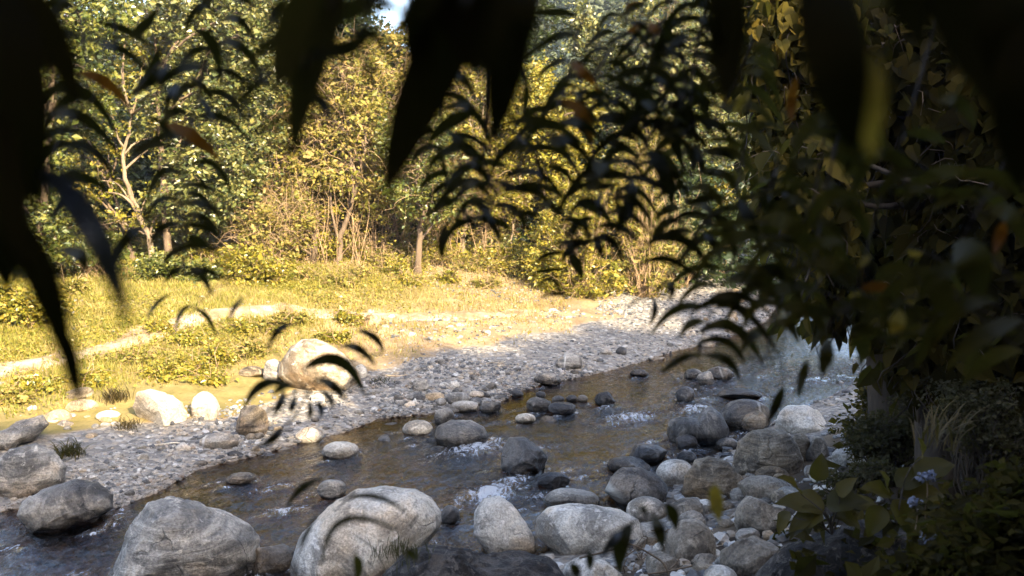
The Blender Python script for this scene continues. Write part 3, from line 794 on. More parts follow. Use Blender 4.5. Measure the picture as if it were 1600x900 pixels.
edge = np.where(win, np.minimum(wf, wn), -np.minimum(wf, wn))
foam = np.zeros_like(WX)
for (u, v), r, s in RAPIDS:
    q = at_z(u, v, 0)
    a = np.array([-.75, -.66]); dx, dy = WX - q[0], WY - q[1]
    al = dx * a[0] + dy * a[1]; ac = -dx * a[1] + dy * a[0]
    foam = np.maximum(foam, s * np.exp(-(al / (r * .95)) ** 2 - (ac / (r * .5)) ** 2))
for q, rr in WET_ROCKS:       # broken water round every stone that stands in the current
    d = np.hypot(WX - q[0], WY - q[1]) / rr
    a = np.array([-.75, -.66]); al = ((WX - q[0]) * a[0] + (WY - q[1]) * a[1]) / rr; ac = np.abs((WY - q[1]) * a[0] - (WX - q[0]) * a[1]) / rr
    foam = np.maximum(foam, .62 * np.exp(-((d - 1.05) / .22) ** 2) * smooth(1.2, -.6, al))
    foam = np.maximum(foam, .66 * np.exp(-((al - 1.5) / .9) ** 2 - ((ac - .75) / .25) ** 2))
fl = WX * -.75 + WY * -.66; cr = WX * .66 - WY * .75     # along and across the current
wav = .010 * fbm(np.stack([fl * 1.6, cr * 3.2, 0 * fl], -1), 3) + .006 * fbm(np.stack([fl * 5, cr * 8.5, 0 * fl + 4], -1), 3)
wav = wav * (.75 + .5 * fbm2(WX, WY, .5, 2, 2.0)) + foam * (.05 * fbm(np.stack([fl * 4, cr * 6, 0 * fl + 8], -1), 3) + .03 * foam)
k = np.arange(WX.size).reshape(WX.shape)
qd = np.stack([k[:-1, :-1], k[:-1, 1:], k[1:, 1:], k[1:, :-1]], -1).reshape(-1, 4)
keep = (edge.ravel()[qd] > -.45).all(1)
acc = Acc(); acc.add(np.stack([WX, WY, wav], -1), qd[keep])
m = NT('stream_water'); P_ = m.pos()
mp = m.n('ShaderNodeMapping', vector_type='POINT'); mp.inputs['Rotation'].default_value = (0, 0, R(-41)); mp.inputs['Scale'].default_value = (1, .42, 1)
m.set(mp.inputs[0], P_)
rip = m.math('ADD', m.noise(7, 5, .62, mp.outputs[0], .7), m.math('MULTIPLY', m.noise(20, 4, .65, mp.outputs[0], .5), .8))
bn = m.n('ShaderNodeBump', i={'Distance': .17, 'Height': rip}); m.set(bn.inputs['Strength'], m.attr('chop')); nrm = bn.outputs[0]
gl_ = m.n('ShaderNodeBsdfGlossy', i={0: (1, 1, 1), 'Roughness': .05}); m.set(gl_.inputs['Normal'], nrm)
trn = m.n('ShaderNodeBsdfTransparent', i={0: (.54, .37, .165)})
fr = m.n('ShaderNodeFresnel', i={'IOR': 1.5}); m.set(fr.inputs['Normal'], nrm)
mx = m.n('ShaderNodeMixShader'); m.set(mx.inputs[0], fr); m.set(mx.inputs[1], trn); m.set(mx.inputs[2], gl_)
fo = m.bsdf((.74, .76, .78), .6, .4, m.bump(m.noise(40, 4, .7, P_), .8, .03))
fn = m.math('ADD', m.math('ADD', m.math('MULTIPLY', m.noise(11, 7, .8, mp.outputs[0], 1.5), 1.9), -.47), m.math('MULTIPLY', m.noise(55, 3, .7, P_), .45))
ff = m.maprange(m.math('SUBTRACT', m.math('ADD', fn, m.math('MULTIPLY', m.attr('foam'), .50)), 1.02), .0, .22)
mx2 = m.n('ShaderNodeMixShader'); m.set(mx2.inputs[0], m.math('MULTIPLY', ff, .5)); m.set(mx2.inputs[1], mx); m.set(mx2.inputs[2], fo)
mat_water = m.done(mx2)
tag(acc.build('water', mat_water, attrs={'foam': foam.ravel(), 'chop': np.clip(.20 + 1.2 * foam - .10 * smooth(11.5, 15, WY) * smooth(2.0, 3.5, WX) + .25 * fbm2(WX, WY, .7, 3, 9.0), .12, 1).ravel()}), 'shallow amber stream with small white rapids', 'water', kind='structure')


# ================================================================== FAR BANK: TREES, BUSHES, GRASS
ML = {
    'green':  leaf_mat('leaf_green', [(.05, .07, .014), (.085, .105, .018), (.125, .135, .026), (.17, .16, .032)], .14, .32, .6, big=.3),
    'grey':   leaf_mat('leaf_grey_green', [(.06, .08, .022), (.105, .12, .032), (.15, .15, .042), (.21, .19, .055)], .14, .3, .65, big=.25),
    'yellow': leaf_mat('leaf_yellow_green', [(.13, .135, .016), (.20, .18, .02), (.26, .22, .026), (.32, .24, .036)], .2, .36, .5),
    'dry':    leaf_mat('leaf_dry_mixed', [(.12, .12, .02), (.18, .16, .025), (.25, .19, .04), (.16, .16, .022), (.29, .20, .065)], .16, .6, .3),
    'dark':   leaf_mat('leaf_shade_dark', [(.018, .03, .010), (.028, .045, .013), (.04, .058, .018)], .25, .4, .4),  # shade of the inner wood put into the leaf colour
    'shade_green': leaf_mat('leaf_shade_green', [(.025, .038, .010), (.04, .055, .014), (.055, .07, .018)], .15, .4, .4),  # green leaf darkened to stand for shade in the second row
    'hill':   leaf_mat('leaf_far_hill', [(.04, .055, .035), (.06, .075, .045), (.085, .10, .06)], 0, .6, .2),
}
MB = {
    'pale': bark_mat('bark_pale', (.15, .11, .07), (.28, .215, .145)),
    'brown': bark_mat('bark_brown', (.085, .06, .04), (.20, .145, .095)),
    'dark': bark_mat('bark_dark', (.03, .024, .018), (.075, .058, .042)),
    'twig': bark_mat('dry_twig', (.22, .145, .08), (.40, .28, .16)),
}

def blob_clusters(blobs, n, rg, shell=.35):
    """cluster centres through the volumes of the crown's lobes; blobs: (centre, radii)"""
    vol = np.array([np.prod(b[1]) ** (2 / 3) for b in blobs]); pick = rg.choice(len(blobs), n, p=vol / vol.sum())
    d = norm(rg.randn(n, 3)); r = rg.rand(n) ** shell
    c = np.array([b[0] for b in blobs])[pick]; a = np.array([b[1] for b in blobs])[pick]
    wob = 1 + .28 * fbm(d * 2.2 + pick[:, None] * 3.7, 3)
    return c + d * a * (r * wob)[:, None], d, pick

LEAF_K = 1.04
def foliage(acc, cl, out, per, spread, L, rg, droop=.25, up=.9):
    per = int(per * 1.5); n = len(cl); N = n * per
    p = np.repeat(cl, per, 0) + .9 * rg.randn(N, 3) * np.repeat(spread * rg.uniform(.5, 1.15, n), per)[:, None] * np.array([1, 1, .6])
    o = np.repeat(out, per, 0)
    # the leaves of one spray lie roughly in one plane, so whole sprays catch or miss the sun
    sn = np.repeat(norm(rg.randn(n, 3) * .8 + np.array([0, 0, up]) + out * .35), per, 0)
    sa_ = np.repeat(norm(rg.randn(n, 3) * np.array([1, 1, .4]) + out * .6), per, 0)
    ax = norm(rg.randn(N, 3) * np.array([.8, .8, .4]) + sa_ * .8 + np.array([0, 0, -droop]))
    nr = norm(rg.randn(N, 3) * .5 + sn)
    leaf_cloud(acc, p, ax, nr, L * LEAF_K * np.exp(rg.randn(N) * .32) * np.repeat(rg.uniform(.75, 1.25, n), per), .33, .3)

def limb(rg, a, b, K=8, sag=.12, wob=.08):
    a = np.asarray(a, float); b = np.asarray(b, float)
    t = np.linspace(0, 1, K)[:, None]; ln = np.linalg.norm(b - a)
    mid = rg.randn(3) * wob * ln
    return a * (1 - t) + b * t + np.sin(math.pi * t) * (mid + np.array([0, 0, sag * ln])) + np.sin(2 * math.pi * t) * rg.randn(3) * wob * ln * .5

def tree(name, label, cat, trunk_px, depth, blobs_px, leaf, bark, r0=.08, n_cl=150, per=26, L=.07, spread=.16, twigs=0, group=None, seed=1, base_pt=None, extra=(), limbs=10, droop=.25, crown_name='crown', thick=.8, shell=.35):
    """trunk_px: trunk seen in the photograph, foot first; blobs_px: (u, v, ru, rv, depth offset)"""
    rg = np.random.RandomState(seed)
    if base_pt is None:
        g = ground_at(*trunk_px[0]); depth = (g - CAM) @ FWD if depth is None else depth
        if abs((g - CAM) @ FWD - depth) > .5:
            g = at_depth(trunk_px[0][0], trunk_px[0][1], depth); g[2] = h1(g[0], g[1])
    else: g = np.array(base_pt, float)
    s = depth / FPX
    root = empty(name, g, label, cat, group)
    pts = [g - np.array([0, 0, .1])] + [at_depth(u, v, depth + rg.uniform(-.12, .12)) for u, v in trunk_px[1:]]
    path = curve_pts(pts, 22)
    path[1:-1] += rg.randn(20, 3) * .012
    rad = np.linspace(1, .28, 22) * r0; rad[0] *= 1.35; rad[1] *= 1.12
    ta = Acc(); tubes(ta, path[None], rad[None], 9)
    blobs = [(at_depth(u, v, depth + dz), np.array([ru * s, max(ru, rv) * s * thick, rv * s])) for u, v, ru, rv, dz in blobs_px]
    cl, out, pick = blob_clusters(blobs, n_cl, rg, shell)
    for e in extra: # extra visible limbs
        q = curve_pts([at_depth(u, v, depth + rg.uniform(-.1, .1)) for u, v in e], 12)
        tubes(ta, q[None], np.linspace(.5, .14, 12)[None] * r0, 6)
    P = []
    tgt = []
    for k in range(limbs):
        b = blobs[k % len(blobs)]
        e = b[0] + norm(rg.randn(3)) * b[1] * .55
        i = int(np.clip(np.argmin(np.abs(path[:, 2] - (e[2] - .6 * np.linalg.norm(e[:2] - path[-1, :2]) - .2))), 4, 21))
        P.append(limb(rg, path[i], e)); tgt.append(e)
    tubes(ta, np.array(P), np.linspace(.42, .10, 8)[None].repeat(len(P), 0) * r0, 6)
    # branchlets from the nearest limb to each leaf cluster
    LP = np.concatenate(P); P2 = []
    for c in cl[:: 2 if twigs == 0 else 1]:
        i = np.argmin(((LP - c) ** 2).sum(1)); P2.append(limb(rg, LP[i], c, 5, .06, .12))
    tubes(ta, np.array(P2), np.linspace(1, .35, 5)[None].repeat(len(P2), 0) * min(.009, r0 * .12), 3)
    part(ta, 'trunk', MB[bark], root)
    ca_ = Acc(); foliage(ca_, cl, out, per, spread, L, rg, droop)
    part(ca_, crown_name, ML[leaf], root, False)
    if twigs:
        tw = Acc(); c0, d0, _ = blob_clusters(blobs, twigs, rg, .5)
        e = c0 + norm(rg.randn(twigs, 3) + d0 * .6 + np.array([0, 0, .15])) * rg.uniform(.25, .8, twigs)[:, None]
        tubes(tw, np.array([limb(rg, a, b, 6, .1, .14) for a, b in zip(c0, e)]), np.linspace(1, .4, 6)[None] * rg.uniform(.003, .0075, twigs)[:, None], 3)
        part(tw, 'dry_twigs', MB['twig'], root)['kind'] = 'stuff'
    return root

D0 = None
tree('tree', 'slender pale crooked tree standing in the left sun, trunk bending right at its top', 'tree', [(240, 420), (234, 375), (213, 325), (198, 285), (194, 240), (202, 205), (206, 178)], D0,
     [(160, 260, 60, 60, .3), (240, 330, 60, 45, .3), (175, 150, 60, 60, .4), (255, 215, 45, 45, .5), (205, 90, 70, 60, .5), (130, 340, 45, 50, .2)], 'yellow', 'pale', .062, 90, 22, .075, .15, seed=3, limbs=12,
     extra=[[(206, 178), (228, 165), (255, 158), (275, 162)], [(206, 178), (196, 150), (192, 110), (195, 60), (190, 10)], [(235, 368), (255, 360), (275, 352), (295, 358)], [(213, 325), (190, 305), (165, 300)]])
tree('tree', 'leaning dark trunk tree left of the slender pale tree, in shade', 'tree', [(212, 410), (200, 380), (190, 340), (170, 280)], D0,
     [(120, 290, 80, 90, .5), (60, 240, 90, 100, .6), (150, 200, 80, 80, .8)], 'green', 'brown', .07, 260, 26, .075, .17, seed=4)
tree('tree', 'tall grey green leafy tree with twin stems behind the slender pale one', 'tree', [(262, 405), (256, 300), (250, 210), (246, 150), (243, 60)], 18.6,
     [(340, 70, 100, 110, .2), (280, 40, 80, 70, .4), (390, 10, 90, 70, .3), (300, 170, 90, 80, .4), (370, 180, 80, 90, .3), (330, 280, 85, 80, .0), (280, 320, 60, 50, .3), (410, 90, 50, 70, .2)], 'grey', 'brown', .075, 720, 27, .078, .17, seed=5, limbs=16)
tree('tree', 'dense dark leafy tree at the left edge behind black leaves', 'tree', [(60, 440), (62, 380), (70, 300), (75, 200)], 16.6,
     [(40, 330, 75, 85, 0), (90, 360, 60, 55, .0), (30, 200, 80, 110, .3), (110, 110, 85, 90, .6), (70, 20, 110, 80, .6), (140, 30, 70, 60, .5)], 'green', 'brown', .11, 420, 26, .078, .17, seed=6, limbs=14)
tree('tree', 'stubby leaning tree at the clearing edge, half hidden by dry twigs', 'tree', [(489, 412), (492, 385), (496, 345), (486, 300)], D0,
     [(430, 310, 75, 60, 0), (470, 240, 75, 70, .2), (395, 330, 45, 50, -.2)], 'dry', 'brown', .07, 170, 22, .075, .17, twigs=420, seed=7)
tree('tree', 'forked brown tree wrapped in dry tan twigs in the middle of the clearing edge', 'tree', [(527, 415), (532, 370), (546, 330), (560, 280), (572, 225)], D0,
     [(540, 260, 65, 60, .1), (500, 190, 75, 60, .3), (570, 170, 60, 80, .3), (540, 110, 80, 60, .5), (470, 130, 60, 70, .4)], 'dry', 'brown', .065, 330, 22, .075, .16, twigs=620, seed=8, limbs=14,
     extra=[[(530, 380), (518, 330), (515, 280), (505, 240)], [(546, 330), (552, 300), (548, 250), (552, 200)]])
tree('tree', 'straight brown trunk tree just left of the tall hanging black leaf', 'tree', [(618, 402), (617, 370), (616, 320), (612, 250), (606, 180)], D0,
     [(610, 250, 65, 60, .2), (630, 160, 70, 70, .4), (600, 100, 70, 55, .6), (690, 110, 60, 80, .6), (655, 55, 40, 40, .8)], 'dry', 'brown', .06, 280, 22, .075, .15, twigs=330, seed=9)
tree('tree', 'short crooked tree in shade behind the straight brown trunk', 'tree', [(652, 398), (656, 360), (662, 330), (650, 280)], 19.4,
     [(670, 290, 70, 50, 0), (650, 220, 70, 60, .2), (700, 310, 40, 30, -.1)], 'green', 'brown', .07, 210, 24, .065, .16, twigs=200, seed=10)
tree('tree', 'pale smooth trunk tree right of the centre with a twiggy yellow crown', 'tree', [(721, 408), (724, 370), (728, 335), (738, 285), (745, 230)], D0,
     [(720, 250, 75, 55, 0), (770, 230, 65, 55, .2), (690, 320, 45, 30, -.1), (770, 310, 55, 32, -.1), (740, 160, 80, 60, .4)], 'yellow', 'pale', .062, 270, 24, .065, .15, twigs=430, seed=11)
tree('tree', 'thin tan sapling leaning right beside the yellow bushes', 'tree', [(792, 412), (798, 380), (806, 340), (812, 280)], D0,
     [(815, 270, 50, 45, .1), (840, 220, 50, 50, .2), (800, 315, 40, 25, 0)], 'yellow', 'pale', .03, 150, 24, .065, .14, twigs=180, seed=12)
tree('tree', 'bright yellow green tree under the blue hill', 'tree', [(850, 420), (850, 340), (846, 250), (842, 190)], 21.5,
     [(838, 200, 52, 75, 0), (870, 260, 70, 60, 0), (905, 170, 35, 45, .6), (836, 130, 26, 40, .2)], 'yellow', 'brown', .07, 380, 26, .075, .15, seed=13, limbs=12)
tree('tree', 'feathery pale green tree catching sun before the blue hill', 'tree', [(930, 420), (925, 300), (922, 190), (915, 80)], 25.0,
     [(930, 130, 55, 45, 0), (915, 75, 28, 45, 0), (960, 90, 45, 40, .2), (975, 180, 50, 50, 0), (905, 30, 14, 30, 0)], 'grey', 'brown', .09, 230, 24, .085, .17, seed=14, limbs=12)
tree('tree', 'tall leafy tree at the right end of the sunny grove', 'tree', [(1045, 420), (1042, 300), (1035, 190), (1030, 90)], 24.0,
     [(1030, 60, 70, 80, 0), (1060, 160, 75, 80, .2), (1100, 90, 60, 90, .4), (1010, 200, 60, 70, 0), (1100, 220, 60, 80, .3)], 'grey', 'brown', .10, 460, 26, .085, .18, twigs=160, seed=15, limbs=14)
tree('tree', 'shaded tree beyond the river bend at the far right of the grove', 'tree', [(1150, 400), (1150, 300), (1150, 200), (1160, 90)], 27.0,
     [(1160, 80, 80, 90, 0), (1150, 200, 70, 80, 0), (1215, 150, 70, 110, .5), (1180, 300, 70, 60, 0)], 'green', 'brown', .12, 380, 25, .10, .2, seed=16, limbs=14)

# bushes at the wood's foot and on the sunny slope to the right
def bush(label, foot, blobs_px, leaf, n_cl, per=26, L=.055, spread=.11, twigs=0, seed=1, depth=None, group=None, name='bush'):
    rg = np.random.RandomState(seed)
    g = ground_at(*foot); d = (g - CAM) @ FWD if depth is None else depth
    if depth is not None:
        g = at_depth(foot[0], foot[1], d); g[2] = h1(g[0], g[1])
    s = d / FPX
    root = empty(name, g, label, 'bush', group)
    blobs = [(at_depth(u, v, d + dz), np.array([ru * s, max(ru, rv) * s * .7, rv * s])) for u, v, ru, rv, dz in blobs_px]
    cl, out, _ = blob_clusters(blobs, n_cl, rg)
    cl[:, 2] = np.maximum(cl[:, 2], height(cl[:, 0], cl[:, 1]) + .05)
    st = Acc(); tubes(st, np.array([limb(rg, g + rg.randn(3) * [.12, .12, 0], c, 6, .1, .12) for c in cl[::3]]), np.linspace(1, .3, 6)[None].repeat(len(cl[::3]), 0) * .009, 3)
    part(st, 'stems', MB['twig'], root)
    fa = Acc(); foliage(fa, cl, out, per, spread, L, rg)
    part(fa, 'foliage', ML[leaf], root, False)
    if twigs:
        tw = Acc(); c0, d0, _ = blob_clusters(blobs, twigs, rg, .5)
        e = c0 + norm(rg.randn(twigs, 3) + d0 * .5 + np.array([0, 0, .3])) * rg.uniform(.15, .5, twigs)[:, None]
        tubes(tw, np.array([limb(rg, a, b, 5, .08, .14) for a, b in zip(c0, e)]), np.linspace(1, .4, 5)[None] * rg.uniform(.0025, .006, twigs)[:, None], 3)
        part(tw, 'dry_twigs', MB['twig'], root)['kind'] = 'stuff'
    return root

bush('large sunny yellow green bush sloping to the gravel, its left half', (900, 462), [(890, 380, 65, 70, .2), (930, 320, 65, 70, .5), (860, 430, 45, 30, 0), (930, 440, 50, 35, 0)], 'yellow', 330, twigs=220, seed=21)
bush('large sunny bush with brownish twigs above the gravel tip', (1000, 462), [(1000, 400, 65, 60, .2), (985, 310, 60, 70, .6), (1010, 230, 55, 60, 1.0), (1000, 445, 55, 25, 0)], 'dry', 330, twigs=320, seed=22)
bush('grey green low bush at the tip of the sunny slope', (1055, 448), [(1050, 410, 50, 42, .1), (1075, 380, 40, 40, .3), (1040, 340, 45, 50, .6)], 'grey', 170, twigs=60, seed=23)
bush('yellow bush at the river bend before the shaded tree', (1120, 412), [(1110, 360, 50, 55, 0), (1090, 300, 50, 50, .5), (1130, 310, 50, 50, .5)], 'yellow', 190, seed=24, depth=24.0, L=.065)
bush('small bright bush hanging over the upstream rapids', (1196, 380), [(1196, 352, 24, 28, 0), (1185, 330, 30, 25, .5)], 'yellow', 80, seed=25, depth=29.0, L=.07)
bush('low leafy bush at the foot of the slender pale tree', (270, 440), [(268, 415, 45, 28, 0), (235, 425, 30, 18, -.1), (310, 430, 38, 20, 0)], 'green', 110, seed=26)
bush('leafy bush below the rough stone wall', (380, 440), [(375, 415, 48, 26, 0), (415, 425, 40, 24, -.1)], 'yellow', 110, twigs=60, seed=27)
bush('tangled bush of tan twigs left of the stubby tree', (425, 425), [(420, 370, 55, 48, 0), (450, 340, 50, 50, .2)], 'dry', 100, twigs=520, seed=28)
bush('sunlit weedy bush between the pale trunk and the sapling', (775, 422), [(770, 400, 40, 22, 0), (815, 405, 42, 30, 0), (840, 420, 35, 28, 0)], 'yellow', 120, twigs=80, seed=29)
bush('thin bush between the straight trunk and the pale trunk', (650, 410), [(645, 395, 35, 18, 0), (690, 396, 32, 16, .1)], 'yellow', 60, twigs=60, seed=30)
bush('bright leafy bush at the left edge above the path', (20, 512), [(22, 480, 50, 30, 0), (-20, 470, 50, 40, .1), (70, 470, 35, 22, .2)], 'yellow', 150, seed=31)
bush('dark bush in the shadow under the left trees', (150, 432), [(140, 395, 60, 35, .1), (90, 410, 50, 25, 0)], 'green', 120, seed=32)
# thicket at the foot of the wood, closing the gaps between the trunks
tr_ = np.random.RandomState(71)
for k_ in range(18):
    u = -10 + k_ * 48 + tr_.uniform(-14, 14); v = 414 + tr_.uniform(-8, 8) - (6 if u > 400 else 0); h_ = tr_.uniform(20, 52); w_ = tr_.uniform(26, 44)
    if 225 < u < 255: u += 40
    bush('leafy thicket bush at the foot of the wood between the trunks', (u, v), [(u, v - h_ * .5, w_, h_ * .6, .3), (u + tr_.uniform(-25, 25), v - h_, w_ * .7, h_ * .5, .6)],
         ['yellow', 'grey', 'yellow', 'dry', 'green'][k_ % 5], 70, 24, .06, .11, twigs=70 if k_ % 2 else 160, seed=500 + k_, group='thicket bushes at the foot of the wood', name='thicket_bush')
for k_ in range(9):
    u = 450 + k_ * 52 + tr_.uniform(-14, 14); v = tr_.uniform(405, 416)
    bush('thin stemmed twiggy sapling clump at the clearing edge', (u, v), [(u, v - 60, 22, 50, .1), (u + tr_.uniform(-12, 12), v - 120, 30, 45, .2)], ['dry', 'yellow'][k_ % 2], 34, 20, .06, .12, twigs=170, seed=540 + k_, group='sapling clumps at the clearing edge', name='sapling_clump')
# weeds along the little bank between the path and the boulders
wr = np.random.RandomState(77)
for k_, (u, v, w, h_) in enumerate([(300, 585, 26, 24), (345, 572, 24, 26), (395, 560, 22, 20), (250, 590, 28, 16), (330, 600, 26, 14), (430, 520, 22, 16), (545, 512, 22, 22), (520, 535, 22, 12), (205, 570, 30, 16), (140, 600, 30, 12), (60, 612, 40, 16), (10, 630, 40, 18), (380, 525, 20, 18), (620, 432, 16, 26), (455, 505, 26, 14), (300, 540, 26, 14), (250, 520, 20, 12), (110, 460, 30, 14)]):
    bush('low sunny weed clump on the bank between track and boulders', (u, v), [(u, v - h_ * .5, w, h_ * .8, 0)], ['yellow', 'yellow', 'dry'][k_ % 3], 26, 22, .045, .07, twigs=14, seed=100 + k_, group='weed clumps on the sunny bank', name='weed_clump')

for k_, (u, v, w, h_) in enumerate([(600, 420, 30, 22), (645, 425, 26, 16), (690, 418, 30, 22), (735, 424, 28, 18), (770, 430, 30, 20), (815, 436, 30, 22), (860, 452, 30, 20), (700, 440, 22, 12), (560, 436, 24, 14), (760, 448, 20, 10), (640, 446, 18, 10), (530, 445, 24, 12), (480, 440, 24, 14), (905, 464, 24, 14)]):
    bush('small dry weed clump dotting the sandy meadow before the trunks', (u, v), [(u, v - h_ * .5, w, h_ * .8, 0)], ['dry', 'yellow', 'dry'][k_ % 3], 34, 18, .045, .07, twigs=46, seed=620 + k_, group='weed clumps on the sandy meadow', name='weed_clump')

# second row: trees that close the wood, shade coloured into their leaves
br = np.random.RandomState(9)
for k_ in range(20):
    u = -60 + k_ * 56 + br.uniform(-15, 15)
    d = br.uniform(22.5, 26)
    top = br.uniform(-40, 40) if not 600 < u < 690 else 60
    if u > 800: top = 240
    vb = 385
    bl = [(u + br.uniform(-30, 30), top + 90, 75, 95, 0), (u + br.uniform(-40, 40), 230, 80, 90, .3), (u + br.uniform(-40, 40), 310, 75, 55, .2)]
    tree('tree', 'tree with leaves coloured dark for shade, deep in the wood behind the sunlit front row', 'tree', [(u, vb), (u + br.uniform(-8, 8), 300), (u + br.uniform(-15, 15), 180)], d, bl,
         ['dark', 'shade_green'][k_ % 2], 'dark', .12, 260, 24, .11, .22, seed=200 + k_, group='trees deep in the wood', limbs=8)

# undergrowth at the wood's foot, its leaves coloured dark for the shade there
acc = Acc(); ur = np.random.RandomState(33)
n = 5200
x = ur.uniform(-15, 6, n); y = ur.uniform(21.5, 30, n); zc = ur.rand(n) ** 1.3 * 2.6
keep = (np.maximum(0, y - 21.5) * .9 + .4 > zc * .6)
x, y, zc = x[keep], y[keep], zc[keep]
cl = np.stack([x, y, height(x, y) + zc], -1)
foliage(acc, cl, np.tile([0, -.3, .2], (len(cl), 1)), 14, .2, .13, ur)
tag(acc.build('undergrowth', ML['dark'], smooth_=False), 'undergrowth closing the wood behind the trunks, leaves coloured dark for shade', 'undergrowth', kind='stuff')

# forest on the far hill
acc = Acc(); n = 9000
x = ur.uniform(-14, 40, n); y = 60 + 110 * ur.rand(n)
z = hill_h(x, y) + ur.rand(n) * 2.0
foliage(acc, np.stack([x, y, z], -1), np.tile([-.4, -.2, .3], (n, 1)), 14, .6, .34, ur)
tag(acc.build('far_forest', ML['hill'], smooth_=False), 'blue shaded forest covering the distant hill', 'forest', kind='stuff')

# rough dry stone wall at the wood's edge
g = ground_at(372, 408); wroot = empty('stone_wall', g, 'short rough dry stone wall peeping out of bushes at the left of the wood', 'wall')
sr = np.random.RandomState(12); acc = Acc(); dW = (g - CAM) @ FWD + .5
for rr_ in range(6):
    for cc in range(9):
        u = 346 + cc * 7 + sr.uniform(-2, 2) + (rr_ % 2) * 3; v = 402 - rr_ * 8 + sr.uniform(-1.5, 1.5)
        if rr_ > 3 and cc > 6: continue
        V, f = ICO[3]; q = V.copy()
        for _ in range(7):
            nn = norm(sr.randn(3)); ex = q @ nn - sr.uniform(.5, .8); q = np.where((ex > 0)[:, None], q - ex[:, None] * nn * .95, q)
        acc.add(at_depth(u, v, dW + .08 * rr_ + sr.uniform(-.04, .04)) + q * np.array([.062, .10, .058]) * sr.uniform(.8, 1.2), f)
part(acc, 'stones', MR['tan'], wroot)

# ---- grass and ground cover of the meadow
acc = Acc(); gg = np.random.RandomState(55)
n = 420000
x = gg.uniform(-11, 5, n); y = gg.uniform(9.5, 24, n)
df, dn, ins, _ = zones(x, y)
dens = np.clip(.30 + .9 * fbm2(x, y, .45, 4, 21.0) + .55 * fbm2(x, y, 2.2, 3, 31.0) + .35 * smooth(-1.0, -4.5, x), .34, 1)
bare = smooth(-2.6, -.6, x) * smooth(.25, -.15, fbm2(x, y, .75, 4, 81.0)) * smooth(18.5, 16.5, y)
dens *= 1 - .88 * bare
dens *= smooth(1.2 + .9 * smooth(-1.2, -2.6, x), 2.3 + .8 * smooth(-1.2, -2.6, x), df + .7 * fbm2(x, y, .7, 3, 1.0)) * (df < dn) * ~ins
dens = np.where(dist_poly(x, y, track) < .16 + .14 * gg.rand(n), dens * (.06 + .7 * smooth(.05, .35, fbm2(x, y, 1.7, 3, 51.0))), dens)
dens *= np.where((y > 14.0) & (x > 1.0), smooth(5.0, 6.5, df), 1)
k = gg.rand(n) < dens; x, y = x[k], y[k]; z = height(x, y); n = len(x)
tall = np.clip(.5 + .8 * fbm2(x, y, .9, 3, 44.0), .15, 1.2)
a = gg.uniform(0, 6.28, n); hgt = gg.uniform(.03, .11, n) * (.5 + tall)
dirx = np.stack([np.cos(a), np.sin(a), np.zeros(n)], -1); lean = np.stack([np.cos(a * 3 + 1), np.sin(a * 3 + 1), np.zeros(n)], -1) * (hgt * gg.uniform(.1, .8, n))[:, None]
p = np.stack([x, y, z - .005], -1); w = gg.uniform(.004, .011, n)[:, None]
V = np.stack([p - dirx * w, p + dirx * w, p + lean + np.array([0, 0, 1]) * hgt[:, None]], 1)
acc.add(V.reshape(-1, 3), np.arange(3 * n).reshape(-1, 3))
m = NT('grass_blades'); P_ = m.pos(); r_ = m.island()
ga = m.ramp(r_, [(.1, (.14, .15, .022)), (.5, (.22, .20, .035)), (.9, (.32, .26, .07))])
gb = m.ramp(r_, [(.1, (.19, .15, .045)), (.5, (.31, .23, .09)), (.9, (.42, .31, .15))])
sx = m.n('ShaderNodeSeparateXYZ'); m.set(sx.inputs[0], P_)
q_ = m.math('ADD', m.maprange(sx.outputs[0], -4.0, .5, -.35, .65), m.maprange(m.noise(.9, 5, .7, P_), .38, .62))
b_ = m.bsdf(m.mix(m.math('ADD', q_, 0.0, True), ga, gb), .6, .2)
t_ = m.n('ShaderNodeBsdfTranslucent'); m.set(t_.inputs[0], (.3, .26, .06)); x_ = m.n('ShaderNodeMixShader', i={0: .2}); m.set(x_.inputs[1], b_); m.set(x_.inputs[2], t_)
mat_grass = m.done(x_)
tag(acc.build('grass', mat_grass, smooth_=False), 'short sun bleached grass of the meadow', 'grass', kind='stuff')
acc = Acc(); kk = gg.rand(n) < .5 * smooth(1.5, -3.5, x) + .04
kk &= fbm2(x, y, .8, 3, 70.0) > -.12
xx, yy, zz_ = x[kk], y[kk], z[kk]; n2 = len(xx)
p = np.stack([xx, yy, zz_ + gg.uniform(.01, .07, n2)], -1)
leaf_cloud(acc, p, norm(gg.randn(n2, 3) * [1, 1, .35]), norm(gg.randn(n2, 3) * .5 + [0, 0, 1]), gg.uniform(.018, .055, n2), .42, .2)
tag(acc.build('ground_cover', ML['yellow'], smooth_=False), 'small leafy weeds spread over the meadow', 'ground cover', kind='stuff')

# ================================================================== RIGHT BANK AND NEAR PLANTS
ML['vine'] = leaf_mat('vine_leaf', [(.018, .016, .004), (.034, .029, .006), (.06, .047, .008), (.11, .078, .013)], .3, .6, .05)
ML['deep'] = leaf_mat('leaf_deep_shade', [(.011, .0085, .0018), (.021, .016, .003), (.034, .025, .0045)], .2, .7, .03)  # the right bank's shade put into a near-black leaf colour
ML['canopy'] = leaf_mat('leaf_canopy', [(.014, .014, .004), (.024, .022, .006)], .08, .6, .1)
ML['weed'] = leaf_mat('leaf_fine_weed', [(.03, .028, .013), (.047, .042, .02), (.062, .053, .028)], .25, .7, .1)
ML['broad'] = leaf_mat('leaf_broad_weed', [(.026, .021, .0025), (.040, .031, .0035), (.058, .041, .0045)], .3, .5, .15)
ML['straw'] = leaf_mat('reed_straw', [(.05, .034, .010), (.07, .047, .015), (.04, .03, .008)], .2, .6, .2)

